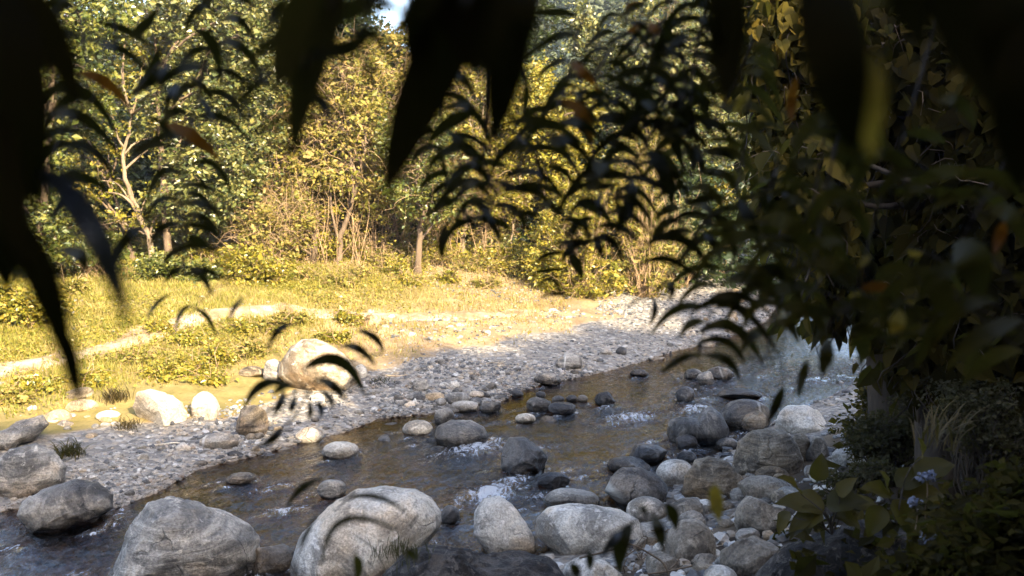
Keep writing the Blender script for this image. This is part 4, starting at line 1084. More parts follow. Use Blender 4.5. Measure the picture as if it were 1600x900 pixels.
def hang_leaves(acc, cl, out, per, spread, L, rg):
    """large drooping vine leaves"""
    N = len(cl) * per
    p = np.repeat(cl, per, 0) + rg.randn(N, 3) * spread
    o = np.repeat(out, per, 0)
    ax = norm(rg.randn(N, 3) * .45 + o * .35 + np.array([0, 0, -.85]))
    nr = norm(rg.randn(N, 3) * .5 + o * .7 + np.array([-.2, -.3, .45]))
    heart_cloud(acc, p, ax, nr, L * np.exp(rg.randn(N) * .38), )

def vine_tree(label, foot, top, depth, blobs_px, leaf, n_cl, per, L, seed, name='vine_covered_tree', high=(), spread=.16):
    rg = np.random.RandomState(seed)
    g = at_depth(foot[0], foot[1], depth); g[2] = h1(g[0], g[1])
    s = depth / FPX
    root = empty(name, g, label, 'tree')
    path = curve_pts([g - [0, 0, .1], at_depth((foot[0] + top[0]) / 2, (foot[1] + top[1]) / 2, depth + .2), at_depth(top[0], top[1], depth + .3)], 16)
    ta = Acc(); tubes(ta, path[None], np.linspace(.16, .05, 16)[None], 9)
    blobs = [(at_depth(u, v, depth + dz), np.array([ru * s, max(ru, rv) * s * .75, rv * s])) for u, v, ru, rv, dz in blobs_px] + [(np.array(c, float), np.array(r_, float)) for c, r_ in high]
    cl, out, pick = blob_clusters(blobs, n_cl, rg, .4)
    tubes(ta, np.array([limb(rg, path[rg.randint(5, 16)], b[0], 8, .08, .1) for b in blobs for _ in range(2)]), np.linspace(1, .3, 8)[None].repeat(2 * len(blobs), 0) * .04, 6)
    part(ta, 'trunk', MB['dark'], root)
    st = Acc(); c0 = cl[::2]; e = c0 + np.stack([rg.randn(len(c0)) * .12, rg.randn(len(c0)) * .12, -rg.uniform(.2, .7, len(c0))], -1)
    tubes(st, np.array([limb(rg, a, b, 6, -.05, .1) for a, b in zip(c0, e)]), np.full((len(c0), 6), .005), 3)
    part(st, 'vine_stems', MB['dark'], root)['kind'] = 'stuff'
    fa = Acc(); hang_leaves(fa, cl, out, per, spread, L, rg)
    part(fa, 'vine_leaves', ML[leaf], root, False)
    nl = Acc(); k2 = cl[1::2]; foliage(nl, k2, out[1::2], 12, spread * 1.3, L * .55, rg, .6); part(nl, 'foliage', ML[leaf], root, False)
    tw = Acc(); kk = cl[::3]; e = kk + norm(rg.randn(len(kk), 3) + [-.5, -.4, .1]) * rg.uniform(.2, .5, len(kk))[:, None]
    tubes(tw, np.array([limb(rg, a, b, 6, .1, .12) for a, b in zip(kk, e)]), np.linspace(1, .4, 6)[None].repeat(len(kk), 0) * .005, 3); part(tw, 'twigs', MB['brown'], root)['kind'] = 'stuff'
    return root

vine_tree('tall tree hung with broad vine leaves over the river bend, upper right of centre', (1640, 640), (1420, 20), 7.0,
          [(1215, 70, 55, 90, 0), (1230, 200, 55, 80, 0), (1262, 300, 60, 70, -.3), (1180, 20, 30, 60, .3), (1275, 120, 60, 110, .2)], 'vine', 420, 9, .098, 61, spread=.085)
vine_tree('vine draped tree leaning over the water on the right bank', (1400, 560), (1330, 200), 8.6,
          [(1300, 380, 55, 70, 0), (1355, 300, 70, 90, .2), (1365, 425, 50, 50, 0), (1290, 460, 36, 36, -.2), (1420, 400, 75, 110, .2), (1400, 490, 42, 34, 0)], 'vine', 400, 9, .125, 62, spread=.11)
vine_tree('dark leafy tree filling the upper right behind hanging leaves', (1480, 560), (1420, 120), 7.2,
          [(1400, 150, 90, 150, .2), (1500, 260, 100, 150, 0), (1460, 60, 120, 110, .2), (1590, 120, 110, 160, 0)], 'deep', 460, 10, .13, 63, spread=.13)
vine_tree('black leafy thicket tree at the right edge of the frame', (1590, 600), (1570, 220), 7.0,
          [(1540, 420, 90, 100, 0), (1600, 330, 90, 130, -.2), (1480, 520, 80, 70, .1), (1462, 545, 46, 44, .3), (1590, 520, 80, 80, -.2)], 'deep', 380, 9, .12, 64, spread=.12)

def leafy_shrub(label, foot, depth, blobs_px, leaf, n_cl, per, L, seed, spread=.07, name='shrub', cat='shrub', group=None):
    rg = np.random.RandomState(seed)
    g = at_depth(foot[0], foot[1], depth); g[2] = max(h1(g[0], g[1]), 0); s = depth / FPX
    root = empty(name, g, label, cat, group)
    blobs = [(at_depth(u, v, depth + dz), np.array([ru * s, max(ru, rv) * s * .7, rv * s])) for u, v, ru, rv, dz in blobs_px]
    cl, out, _ = blob_clusters(blobs, n_cl, rg, .5)
    st = Acc(); tubes(st, np.array([limb(rg, g, c, 7, .12, .1) for c in cl[::2]]), np.linspace(1, .35, 7)[None].repeat(len(cl[::2]), 0) * .006, 4)
    part(st, 'stems', MB['dark'], root)
    fa = Acc(); foliage(fa, cl, out, per, spread, L, rg, .3)
    part(fa, 'foliage', ML[leaf], root, False)
    return root
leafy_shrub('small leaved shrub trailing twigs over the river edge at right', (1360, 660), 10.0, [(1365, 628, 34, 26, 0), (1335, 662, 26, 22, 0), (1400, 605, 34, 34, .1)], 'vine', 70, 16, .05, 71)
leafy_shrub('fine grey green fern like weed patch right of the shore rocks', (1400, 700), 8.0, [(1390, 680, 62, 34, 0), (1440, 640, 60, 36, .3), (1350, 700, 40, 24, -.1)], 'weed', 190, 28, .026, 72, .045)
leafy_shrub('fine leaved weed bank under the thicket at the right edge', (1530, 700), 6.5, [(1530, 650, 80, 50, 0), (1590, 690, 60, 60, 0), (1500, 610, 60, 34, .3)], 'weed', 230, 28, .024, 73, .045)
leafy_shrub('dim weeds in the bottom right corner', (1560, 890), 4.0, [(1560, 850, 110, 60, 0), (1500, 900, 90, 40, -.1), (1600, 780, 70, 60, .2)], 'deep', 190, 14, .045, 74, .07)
leafy_shrub('low weed tuft between pale shore rocks and the broad leaved weed', (1320, 770), 7.4, [(1310, 755, 40, 18, 0), (1360, 740, 40, 18, 0)], 'weed', 60, 24, .025, 75, .04)

vine_tree('leafy tree on the bank beyond the right edge of the thicket', (1830, 640), (1800, 260), 7.5, [(1760, 380, 110, 120, 0), (1850, 300, 120, 120, .2), (1780, 520, 90, 80, 0)], 'deep', 260, 9, .12, 65, spread=.12)
vine_tree('leafy tree farther back on the right bank behind the thicket', (1640, 520), (1640, 280), 12.5, [(1640, 400, 110, 90, 0), (1560, 430, 90, 70, .3), (1740, 380, 100, 90, 0)], 'deep', 260, 9, .15, 66, spread=.16)
# low plants that cover the soil of the right bank
acc = Acc(); ug = np.random.RandomState(35); n = 5200
x = ug.uniform(1.5, 13, n); y = ug.uniform(1.5, 20, n); d_, dn_, in_, _ = zones(x, y)
kp = (dn_ < d_) & ~in_ & (ug.rand(n) < smooth(1.5, 3.0, dn_)) & (np.hypot(x, y) > 3.6); x, y = x[kp], y[kp]
foliage(acc, np.stack([x, y, height(x, y) + .05 + .3 * ug.rand(len(x)) ** 2], -1), np.tile([0, -.1, .5], (len(x), 1)), 10, .12, .08, ug)
tag(acc.build('bank_undergrowth', ML['deep'], smooth_=False), 'low dark plants covering the soil of the right bank', 'undergrowth', kind='stuff')

# broad leaved weed
def broad_weed(label, foot, depth, leaves, mat, seed=1, name='broad_leaved_weed'):
    rg = np.random.RandomState(seed)
    g = at_depth(foot[0], foot[1], depth); s = depth / FPX
    root = empty(name, g, label, 'weed')
    st, fa = Acc(), Acc()
    for (u, v, ang_, L, tilt) in leaves:
        a = R(ang_); base = at_depth(u, v, depth + rg.uniform(-.08, .08))
        tubes(st, limb(rg, g, base, 8, .15, .08)[None], np.linspace(.005, .0025, 8)[None], 5)
        ax = RIGHT * math.cos(a) + np.array([0, 0, 1]) * math.sin(a) + FWD * rg.uniform(-.5, .2)
        nr = norm(np.array([rg.uniform(-.3, .3), -.55 + tilt, .8]))
        # smooth blade: 2 halves x stations
        ax = norm(ax); b = norm(np.cross(ax, nr)); nn = np.cross(b, ax)
        t = np.linspace(0, 1, 11); w = .36 * np.sin(math.pi * t ** .72) ** .8 * (1 - .15 * t)
        Lm = L * s; rows = []
        for q in (-1, -.5, 0, .5, 1):
            wav = .03 * np.sin(t * 14 + q * 3)
            rows.append(base + ax * (t * Lm)[:, None] + b * (w * q * Lm)[:, None] + nn * ((abs(q) * .12 * w / .36 + wav * abs(q) - .25 * t * t) * Lm)[:, None])
        V = np.stack(rows, 1); k = np.arange(55).reshape(11, 5)
        fa.add(V.reshape(-1, 3), np.stack([k[:-1, :-1], k[1:, :-1], k[1:, 1:], k[:-1, 1:]], -1).reshape(-1, 4))
    part(st, 'stems', MB['dark'], root); part(fa, 'leaves', ML[mat], root)
    return root
broad_weed('broad leaved yellowish weed spreading over the dark soil at bottom right', (1300, 835), 5.6,
           [(1285, 800, 200, 60, .2), (1290, 795, 165, 75, .1), (1290, 790, 20, 62, 0), (1300, 800, -20, 50, .2), (1270, 808, 215, 50, .3), (1250, 770, 130, 50, .3), (1330, 790, 10, 46, 0), (1262, 800, 250, 48, .4), (1276, 752, 80, 44, .1), (1235, 800, 235, 42, .3), (1310, 775, 60, 40, .1)], 'broad', 81)
broad_weed('taller broad leaved weed left of the pale blue flowers', (1400, 830), 5.2,
           [(1390, 775, 150, 55, .1), (1385, 770, 100, 46, .2), (1400, 760, 30, 60, .1), (1395, 780, -60, 56, .4), (1378, 790, 240, 52, .3), (1410, 775, 10, 66, 0), (1440, 715, 95, 36, .2), (1430, 745, 25, 70, .1)], 'broad', 82)

# pale blue flower weeds
fm = NT('pale_blue_petals'); mat_fl = fm.done(fm.bsdf(fm.ramp(fm.island(), [(.2, (.09, .10, .14)), (.8, (.15, .16, .20))]), .7, .2))
for k_, (u, v, h_, lab) in enumerate([(1447, 744, 75, 'highest pale blue flower weed, beside the taller broad leaved weed'), (1428, 784, 65, 'bent flower weed with pale blue tuft below the highest one'), (1455, 842, 40, 'lowest pale blue flower weed near the dark soil'), (1570, 770, 60, 'pale blue flower weed standing alone near the right edge')]):
    rg = np.random.RandomState(300 + k_); d = 4.9; s = d / FPX
    top = at_depth(u, v, d); g = at_depth(u + rg.uniform(-12, 18), v + h_, d + .05)
    root = empty('flower_weed', g, lab, 'flower')
    st = Acc(); path = limb(rg, g, top, 9, .02, .06); tubes(st, path[None], np.linspace(.004, .0022, 9)[None], 5); part(st, 'stem', MB['brown'], root)
    lf = Acc(); q = np.repeat(path[[3, 5]], 2, 0); leaf_cloud(lf, q, norm(np.array([[-1, -.3, .2], [1, -.2, .3], [-.8, -.5, -.2], [.9, -.4, 0]])), np.tile([0, -.4, .9], (4, 1)), np.full(4, .075), .3, .2); part(lf, 'leaves', ML['broad'], root, False)
    pt = Acc(); c0 = top + rg.randn(26, 3) * np.array([.020, .016, .009]); V, f = ICO[2]
    for c_ in c0: pt.add(c_ + V * (1 + .3 * rg.randn(len(V), 1)) * .0085, f)
    part(pt, 'petals', mat_fl, root, False)

# reeds and straw
def blades(name, label, cat, foot, depth, n, L, mat, seed, spread=.1, w=.006, arch=.8, lean=(0, 0, 0)):
    rg = np.random.RandomState(seed); g = at_depth(foot[0], foot[1], depth) if depth else ground_at(*foot)
    acc = Acc(); K = 7; t = np.linspace(0, 1, K)
    b = g + rg.randn(n, 3) * np.array([spread, spread, .01]); d = norm(rg.randn(n, 3) * [1, 1, .1] + np.array(lean)); Ln = L * rg.uniform(.5, 1.2, n)
    P = b[:, None] + np.array([0, 0, 1]) * (Ln[:, None] * (t - .55 * arch * t ** 2.2))[..., None] + d[:, None] * (Ln[:, None] * arch * .75 * t ** 1.6)[..., None]
    sd = norm(np.cross(d, [0, 0, 1.0]))[:, None] * (w * np.sin(math.pi * (t * .9 + .1)) ** .7)[None, :, None]
    V = np.stack([P - sd, P + sd], 2); k = np.arange(n * K * 2).reshape(n, K, 2)
    acc.add(V.reshape(-1, 3), np.stack([k[:, :-1, 0], k[:, :-1, 1], k[:, 1:, 1], k[:, 1:, 0]], -1).reshape(-1, 4))
    o = acc.build(name, ML[mat], smooth_=False, origin=g)
    return tag(o, label, cat)
blades('reed_tuft', 'arching straw coloured reeds under the thicket on the right', 'reeds', (1470, 700), 6.0, 34, .34, 'straw', 91, .07, .006, .9, (.7, 0, .2))
blades('grass_tuft', 'wispy grass tuft before the flat topped boulder at the bottom', 'grass tuft', (622, 872), 5.55, 120, .12, 'weed', 92, .07, .0022, .5)
blades('grass_tuft', 'olive grass tuft on gravel in front of the white angular boulder', 'grass tuft', (196, 672), None, 130, .16, 'straw', 93, .075, .004, .8)
blades('grass_tuft', 'dark grass tuft growing beside the round boulder at left', 'grass tuft', (108, 712), None, 160, .20, 'broad', 94, .075, .005, .9)
blades('grass_tuft', 'tall dry grass tuft behind the tan meadow stones at left', 'grass tuft', (180, 628), None, 190, .22, 'straw', 95, .075, .004, .6)
blades('grass_tuft', 'small dark grass tuft on the shaded gravel by the domed boulder', 'grass tuft', (595, 600), None, 120, .12, 'weed', 96, .075, .004, .8)
# dead twigs on the near shore
acc = Acc(); rg = np.random.RandomState(14); P = []
for _ in range(46):
    g = ground_at(rg.uniform(960, 1060), rg.uniform(845, 900)); d = norm(rg.randn(3) * [1, 1, .35]) * rg.uniform(.08, .25)
    P.append(limb(rg, g + [0, 0, .02] - d * .5, g + [0, 0, .06] + d * .5, 6, .1, .12))
tubes(acc, np.array(P), np.full((46, 6), .004), 4)
tag(acc.build('dead_twigs', MB['brown']), 'dead twigs and leaf litter between the bottom shore boulders', 'twigs', kind='stuff')
for k_, (pts, lab) in enumerate([([(905, 872), (960, 858), (985, 850), (1020, 868), (1036, 880), (1046, 900)], 'long thin dry stick bent over the small grey boulder at the bottom edge'), ([(1012, 897), (1046, 892), (1082, 884)], 'short dry stick lying before the large rounded grey boulder')]):
    acc = Acc(); q = curve_pts([at_depth(u, v, 6.15) for u, v in pts], 16); tubes(acc, q[None], np.full((1, 16), .006), 5)
    tag(acc.build('dry_stick', MB['brown'], origin=q[0]), lab, 'stick')

# tree added out of view above the camera: its crown keeps the near leaves dark
rg = np.random.RandomState(66)
root = empty('shade_tree', (1.6, -1.6, h1(1.6, -1.6)), 'unseen leafy tree added above the camera to keep the near leaves dark', 'tree')
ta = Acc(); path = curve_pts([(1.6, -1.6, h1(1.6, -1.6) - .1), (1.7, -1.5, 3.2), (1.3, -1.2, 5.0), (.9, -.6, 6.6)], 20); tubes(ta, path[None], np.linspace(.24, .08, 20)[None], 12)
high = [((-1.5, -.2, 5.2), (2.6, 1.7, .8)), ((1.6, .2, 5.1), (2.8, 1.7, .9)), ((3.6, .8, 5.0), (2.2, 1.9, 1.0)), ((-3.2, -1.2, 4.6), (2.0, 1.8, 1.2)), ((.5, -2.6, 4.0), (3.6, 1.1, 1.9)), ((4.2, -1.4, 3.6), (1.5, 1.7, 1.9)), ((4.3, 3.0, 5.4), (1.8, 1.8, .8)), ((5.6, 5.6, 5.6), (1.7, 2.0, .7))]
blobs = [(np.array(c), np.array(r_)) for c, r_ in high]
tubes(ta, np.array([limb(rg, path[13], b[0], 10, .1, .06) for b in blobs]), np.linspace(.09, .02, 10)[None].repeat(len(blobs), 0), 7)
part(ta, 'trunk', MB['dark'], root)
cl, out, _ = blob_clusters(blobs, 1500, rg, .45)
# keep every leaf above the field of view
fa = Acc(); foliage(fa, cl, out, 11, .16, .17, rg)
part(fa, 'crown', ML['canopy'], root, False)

# ================================================================== LEAVES HANGING IN FRONT OF THE LENS
ML['near'] = leaf_mat('near_leaf', [(.010, .008, .0022), (.015, .012, .003), (.021, .0165, .004)], .08, .7, .04)  # leaf colour darkened for the backlit shade in front of the lens
ML['near_black'] = leaf_mat('near_leaf_shade_black', [(.008, .0064, .0022), (.013, .0102, .003)], .02, .8, .02)  # backlit shade of the closest leaves put into a near-black colour
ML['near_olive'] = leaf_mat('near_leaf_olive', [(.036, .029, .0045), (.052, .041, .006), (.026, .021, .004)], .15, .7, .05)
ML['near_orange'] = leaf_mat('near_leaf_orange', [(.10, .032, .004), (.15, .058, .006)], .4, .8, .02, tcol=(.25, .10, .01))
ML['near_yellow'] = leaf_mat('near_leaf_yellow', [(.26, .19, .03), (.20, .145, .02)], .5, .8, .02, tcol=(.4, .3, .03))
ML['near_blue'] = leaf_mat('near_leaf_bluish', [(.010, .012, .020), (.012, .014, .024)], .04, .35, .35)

def blade_leaf(acc, p0, p1, p2, wpx, depth, rg, K=13, shape=.85):
    """one lance shaped leaf: real blade bent over its midrib, curling towards or away from the lens"""
    dz = rg.uniform(-.10, .10) * depth; arch = rg.uniform(-.05, .12) * depth
    t = np.linspace(0, 1, K)
    c0, c2 = np.array(p0, float), np.array(p2, float); c1 = 2 * np.array(p1, float) - .5 * (c0 + c2)
    uv = (1 - t)[:, None] ** 2 * c0 + 2 * (t * (1 - t))[:, None] * c1 + (t ** 2)[:, None] * c2
    dd = depth + dz * t - arch * np.sin(math.pi * t)
    M = np.array([at_depth(u, v, d) for (u, v), d in zip(uv, dd)])
    tan = norm(np.gradient(M, axis=0)); vd = norm(M - CAM)
    sd = norm(np.cross(tan, vd)); roll = rg.uniform(-.45, .45)
    w = (np.sin(math.pi * t ** shape) ** .85 * .5 + .02) * wpx * depth / FPX / math.cos(roll)
    s2 = norm(sd * math.cos(roll) + vd * math.sin(roll))
    fold = rg.uniform(.1, .35)
    V = np.stack([M - s2 * w[:, None], M - s2 * w[:, None] * .5 + vd * (w * fold * .8)[:, None], M + vd * (w * fold)[:, None], M + s2 * w[:, None] * .5 + vd * (w * fold * .8)[:, None], M + s2 * w[:, None]], 1)
    k = np.arange(K * 5).reshape(K, 5)
    acc.add(V.reshape(-1, 3), np.stack([k[:-1, :-1], k[1:, :-1], k[1:, 1:], k[:-1, 1:]], -1).reshape(-1, 4))
    return M[0], M[-1]

def arcs(stem, step, L, w, seed, sides=(-1, 1), y_lo=-20):
    """arching leaflets in pairs down a stem"""
    rg = np.random.RandomState(seed); u = curve_pts([(x, y, 0) for x, y in stem], 200)[:, :2]
    s = np.r_[0, np.cumsum(np.hypot(*np.diff(u, axis=0).T))]; out = []
    for d in np.arange(step * .5, s[-1], step):
        for sd in sides:
            i = int(np.searchsorted(s, d + rg.uniform(-.3, .3) * step).clip(0, 199)); x, y = u[i]
            if y < y_lo: continue
            l = rg.uniform(*L) * (.62 + .5 * math.sin(math.pi * d / s[-1])) * rg.choice([.8, 1, 1, 1.1]); k = rg.uniform(.35, .75)
            out.append((x + sd * 3, y, x + sd * l * .5, y - l * .02 + rg.uniform(-4, 6), x + sd * l * rg.uniform(.8, .95), y + l * k, rg.uniform(*w)))
    return out

def branch(label, depth, stems, leaves, mat='near', seed=1, stem_r=.003, extra=None, name='leafy_branch', group=None, stem_mat='dark', widen=1.0):
    """stems: pixel polylines; leaves: (x0, y0, xm, ym, x1, y1, width); extra: {material key: leaves}"""
    rg = np.random.RandomState(seed)
    g = at_depth(*stems[0][0], depth)
    root = empty(name, g, label, 'branch', group)
    st = Acc(); SP, SU = [], []
    for s_ in stems:
        u = curve_pts([(x, y, 0) for x, y in s_], 24)[:, :2]
        q = np.array([at_depth(a, b, depth + .02 * depth * math.sin(i * .5)) for i, (a, b) in enumerate(u)])
        tubes(st, q[None], np.linspace(1, .5, 24)[None] * stem_r, 6); SP.append(q); SU.append(u)
    SP, SU = np.concatenate(SP), np.concatenate(SU)
    def put(ls, nm, mk):
        acc = Acc()
        for l in ls:
            a, b = blade_leaf(acc, l[0:2], l[2:4], l[4:6], l[6] * widen, depth * rg.uniform(.93, 1.07), rg)
            d0 = ((SP - a) ** 2).sum(1); d1 = ((SP - b) ** 2).sum(1)
            e, dd = (a, d0) if d0.min() < d1.min() else (b, d1)
            i = int(dd.argmin())
            if dd[i] ** .5 < .16 * depth:      # petiole joining the leaf to its stem
                tubes(st, limb(rg, SP[i], e, 5, .05, .03)[None], np.full((1, 5), stem_r * .45), 5)
        part(acc, nm, ML[mk], root)
    put(leaves, 'leaves', mat)
    for mk, ls in (extra or {}).items():
        o_nm = {'near_orange': 'withered_leaves', 'near_yellow': 'yellow_leaves', 'near_blue': 'shiny_leaves', 'near_olive': 'pale_leaves'}.get(mk, 'leaves')
        put(ls, o_nm, mk)
    part(st, 'stem', MB[stem_mat], root)
    return root

branch('arching leafed branch before the blue hill, with brown orange withered leaves', 1.75,
       [[(1047, -30), (1040, 20), (1015, 75), (1000, 112), (985, 130), (955, 162), (930, 190)], [(1011, -20), (1001, 33), (1003, 60), (1012, 80)], [(800, 60), (813, 95), (823, 131), (815, 190)], [(915, 20), (900, 62), (895, 100), (880, 150), (868, 170)]],
       [(1001, 51, 978, 73, 953, 104, 11), (1002, 78, 973, 93, 942, 120, 10), (1022, 107, 984, 113, 938, 136, 15), (993, 113, 1011, 124, 1018, 138, 15), (1007, 69, 1036, 76, 1060, 93, 15), (1036, 49, 1049, 58, 1075, 72, 18),
        (953, 138, 996, 142, 1036, 169, 17), (947, 160, 973, 164, 1000, 197, 15), (955, 162, 933, 164, 918, 178, 12), (931, 187, 956, 187, 987, 198, 15), (891, 96, 867, 98, 836, 124, 12), (900, 58, 867, 58, 818, 95, 13),
        (838, 22, 873, 19, 907, 27, 15), (893, 142, 909, 156, 915, 178, 9), (875, 147, 860, 171, 833, 173, 7), (824, 133, 822, 160, 813, 200, 11), (965, 30, 990, 12, 1010, 2, 12), (985, 55, 960, 62, 945, 75, 9)],
       seed=401, widen=0.92, stem_r=.0032, extra={'near_orange': [(891, 98, 911, 113, 938, 144, 15), (871, 158, 910, 178, 927, 236, 18), (1012, 36, 1022, 44, 1030, 52, 15), (975, 12, 990, 8, 1006, 2, 14), (980, 50, 990, 45, 1000, 42, 10)]})
branch('fern like spray of nested thin arching leaves at the top right of centre', 1.85, [[(1130, -30), (1100, 40), (1062, 100), (1040, 150), (1030, 200)], [(1075, -30), (1062, 40), (1040, 95)]],
       arcs([(1130, -30), (1100, 40), (1062, 100), (1040, 150), (1030, 200)], 21, (60, 105), (9, 14), 501) + arcs([(1075, -30), (1062, 40), (1040, 95)], 26, (50, 80), (8, 12), 502), seed=431, stem_r=.0022)
branch('fern like spray of nested arching leaves left of the black pointed leaf', 1.9, [[(1180, 60), (1140, 150), (1100, 215), (1075, 300), (1068, 350)]],
       arcs([(1180, 60), (1140, 150), (1100, 215), (1075, 300), (1068, 350)], 27, (60, 110), (10, 15), 503), 'near_olive', seed=432, stem_r=.0022)
branch('spray of nested arching leaves over the twiggy clearing edge', 1.9, [[(900, 130), (860, 200), (800, 270), (760, 330), (740, 370)]],
       arcs([(900, 130), (860, 200), (800, 270), (760, 330), (740, 370)], 31, (65, 115), (9, 13), 504), seed=433, stem_r=.002)
branch('thickly leafed arching branch right of centre before the far bushes', 1.75,
       [[(1110, -30), (1085, 100), (1080, 160), (1088, 215), (1095, 275), (1110, 340), (1095, 366)], [(1060, 60), (1070, 140), (1045, 168), (1020, 200), (1005, 235)]],
       [(1007, 111, 1038, 116, 1058, 142, 15), (969, 142, 996, 146, 1031, 168, 17), (1045, 168, 1072, 175, 1088, 225, 22), (1090, 165, 1102, 175, 1112, 192, 12), (1005, 197, 1042, 203, 1070, 275, 24), (945, 185, 980, 190, 1018, 238, 21),
        (945, 225, 975, 230, 1003, 254, 15), (1010, 235, 1032, 260, 1042, 304, 23), (1083, 225, 1095, 252, 1100, 276, 13), (1100, 275, 1130, 272, 1152, 290, 15), (1060, 150, 1090, 150, 1120, 168, 16), (1080, 120, 1060, 122, 1040, 140, 13),
        (1085, 90, 1110, 92, 1130, 112, 14), (1085, 60, 1060, 62, 1040, 84, 12), (1090, 30, 1115, 35, 1140, 60, 15), (1062, 215, 1080, 240, 1082, 268, 14), (1000, 160, 1022, 168, 1036, 190, 14), (960, 210, 985, 214, 1002, 228, 11),
        (1088, 190, 1120, 195, 1148, 222, 16), (1092, 240, 1125, 238, 1150, 256, 14), (1020, 120, 1045, 134, 1060, 156, 13), (1070, 190, 1050, 192, 1032, 205, 12)],
       seed=402, widen=0.92, extra={'near_yellow': [(1173, 142, 1158, 160, 1144, 180, 12)]})
branch('arching leafed branch hanging in the middle below the big black leaves', 1.65,
       [[(755, -30), (760, 100), (757, 240), (764, 275), (785, 325)], [(757, 240), (735, 252), (705, 262)], [(795, 200), (833, 240), (846, 292)]],
       [(790, 196, 850, 190, 920, 232, 17), (785, 240, 849, 228, 915, 254, 10), (787, 279, 804, 268, 824, 257, 9), (758, 250, 727, 230, 698, 201, 21), (740, 180, 705, 190, 668, 228, 22), (730, 235, 690, 240, 663, 278, 15),
        (689, 237, 694, 265, 698, 287, 10), (744, 261, 716, 266, 695, 290, 10), (755, 283, 712, 290, 668, 343, 15), (762, 275, 810, 295, 850, 296, 12), (780, 305, 838, 290, 885, 316, 13), (833, 240, 844, 262, 847, 294, 9),
        (849, 263, 880, 267, 903, 305, 13), (838, 321, 862, 323, 885, 342, 12), (793, 337, 820, 333, 845, 342, 14), (758, 330, 775, 360, 785, 385, 12), (700, 345, 690, 380, 694, 408, 16), (720, 320, 735, 345, 742, 362, 9)],
       seed=403, widen=0.92)
branch('drooping leaf cluster with broad pointed leaves left of the sunny bush', 1.7,
       [[(905, 120), (920, 200), (935, 268), (985, 282)], [(985, 282), (940, 330), (925, 375), (893, 397)], [(893, 397), (875, 440)]],
       [(904, 279, 951, 272, 987, 275, 18), (913, 297, 940, 291, 971, 290, 14), (925, 250, 945, 268, 962, 282, 22), (898, 319, 929, 323, 958, 352, 23), (989, 281, 983, 318, 961, 370, 20), (985, 298, 986, 325, 979, 350, 15),
        (1018, 248, 1044, 280, 1049, 338, 19), (973, 248, 991, 257, 1009, 277, 11), (873, 345, 909, 349, 919, 378, 15), (867, 378, 905, 379, 934, 373, 15), (930, 368, 936, 386, 943, 404, 14), (836, 411, 862, 396, 895, 397, 11),
        (888, 394, 901, 413, 911, 439, 21), (824, 429, 858, 422, 890, 421, 10), (837, 447, 863, 437, 878, 462, 10), (843, 467, 870, 459, 894, 470, 8), (940, 300, 935, 318, 945, 330, 10), (960, 310, 968, 330, 965, 350, 12)],
       seed=404, widen=0.92, stem_r=.0022)
branch('long arching leaf sprays over the upstream gravel and water', 1.7,
       [[(1170, 160), (1150, 300), (1112, 338), (1090, 364)], [(1215, 250), (1200, 322)], [(1300, 400), (1280, 440), (1250, 478), (1233, 495), (1218, 558)]],
       [(1109, 338, 1067, 336, 1029, 369, 10), (1089, 364, 1060, 360, 1029, 367, 11), (1004, 384, 1066, 374, 1115, 429, 17), (1000, 413, 1048, 406, 1093, 441, 13), (1098, 364, 1118, 385, 1127, 414, 14), (1111, 338, 1139, 358, 1148, 412, 21),
        (1155, 313, 1171, 342, 1187, 386, 19), (1184, 298, 1202, 322, 1216, 360, 22), (1222, 300, 1231, 313, 1236, 334, 12), (1073, 318, 1107, 309, 1142, 309, 15), (1138, 437, 1188, 438, 1235, 497, 17), (1178, 424, 1220, 427, 1256, 480, 21),
        (1102, 473, 1154, 462, 1212, 498, 15), (1078, 492, 1148, 476, 1219, 560, 17), (1207, 378, 1233, 375, 1260, 390, 9), (1207, 396, 1233, 401, 1256, 417, 9), (1036, 442, 1050, 450, 1044, 472, 13), (977, 484, 1000, 466, 1021, 464, 5),
        (1021, 464, 1023, 487, 1013, 511, 11), (1089, 521, 1147, 512, 1194, 574, 18), (1085, 540, 1134, 533, 1167, 577, 14), (1031, 586, 1066, 560, 1098, 556, 12), (1098, 556, 1137, 564, 1158, 600, 14), (1260, 565, 1253, 592, 1247, 623, 15), (1224, 605, 1213, 632, 1200, 662, 17)],
       seed=405, widen=0.92, stem_r=.0022)
rg_ = np.random.RandomState(90)
rnd = []
for _ in range(44):
    x, y = rg_.uniform(1180, 1600), rg_.uniform(150, 560)
    L = rg_.uniform(60, 130); a = rg_.uniform(.1, .9); s_ = rg_.choice([-1, 1])
    rnd.append((x, y, x + s_ * L * .5, y + L * .02, x + s_ * L * .85, y + L * a, rg_.uniform(13, 24)))
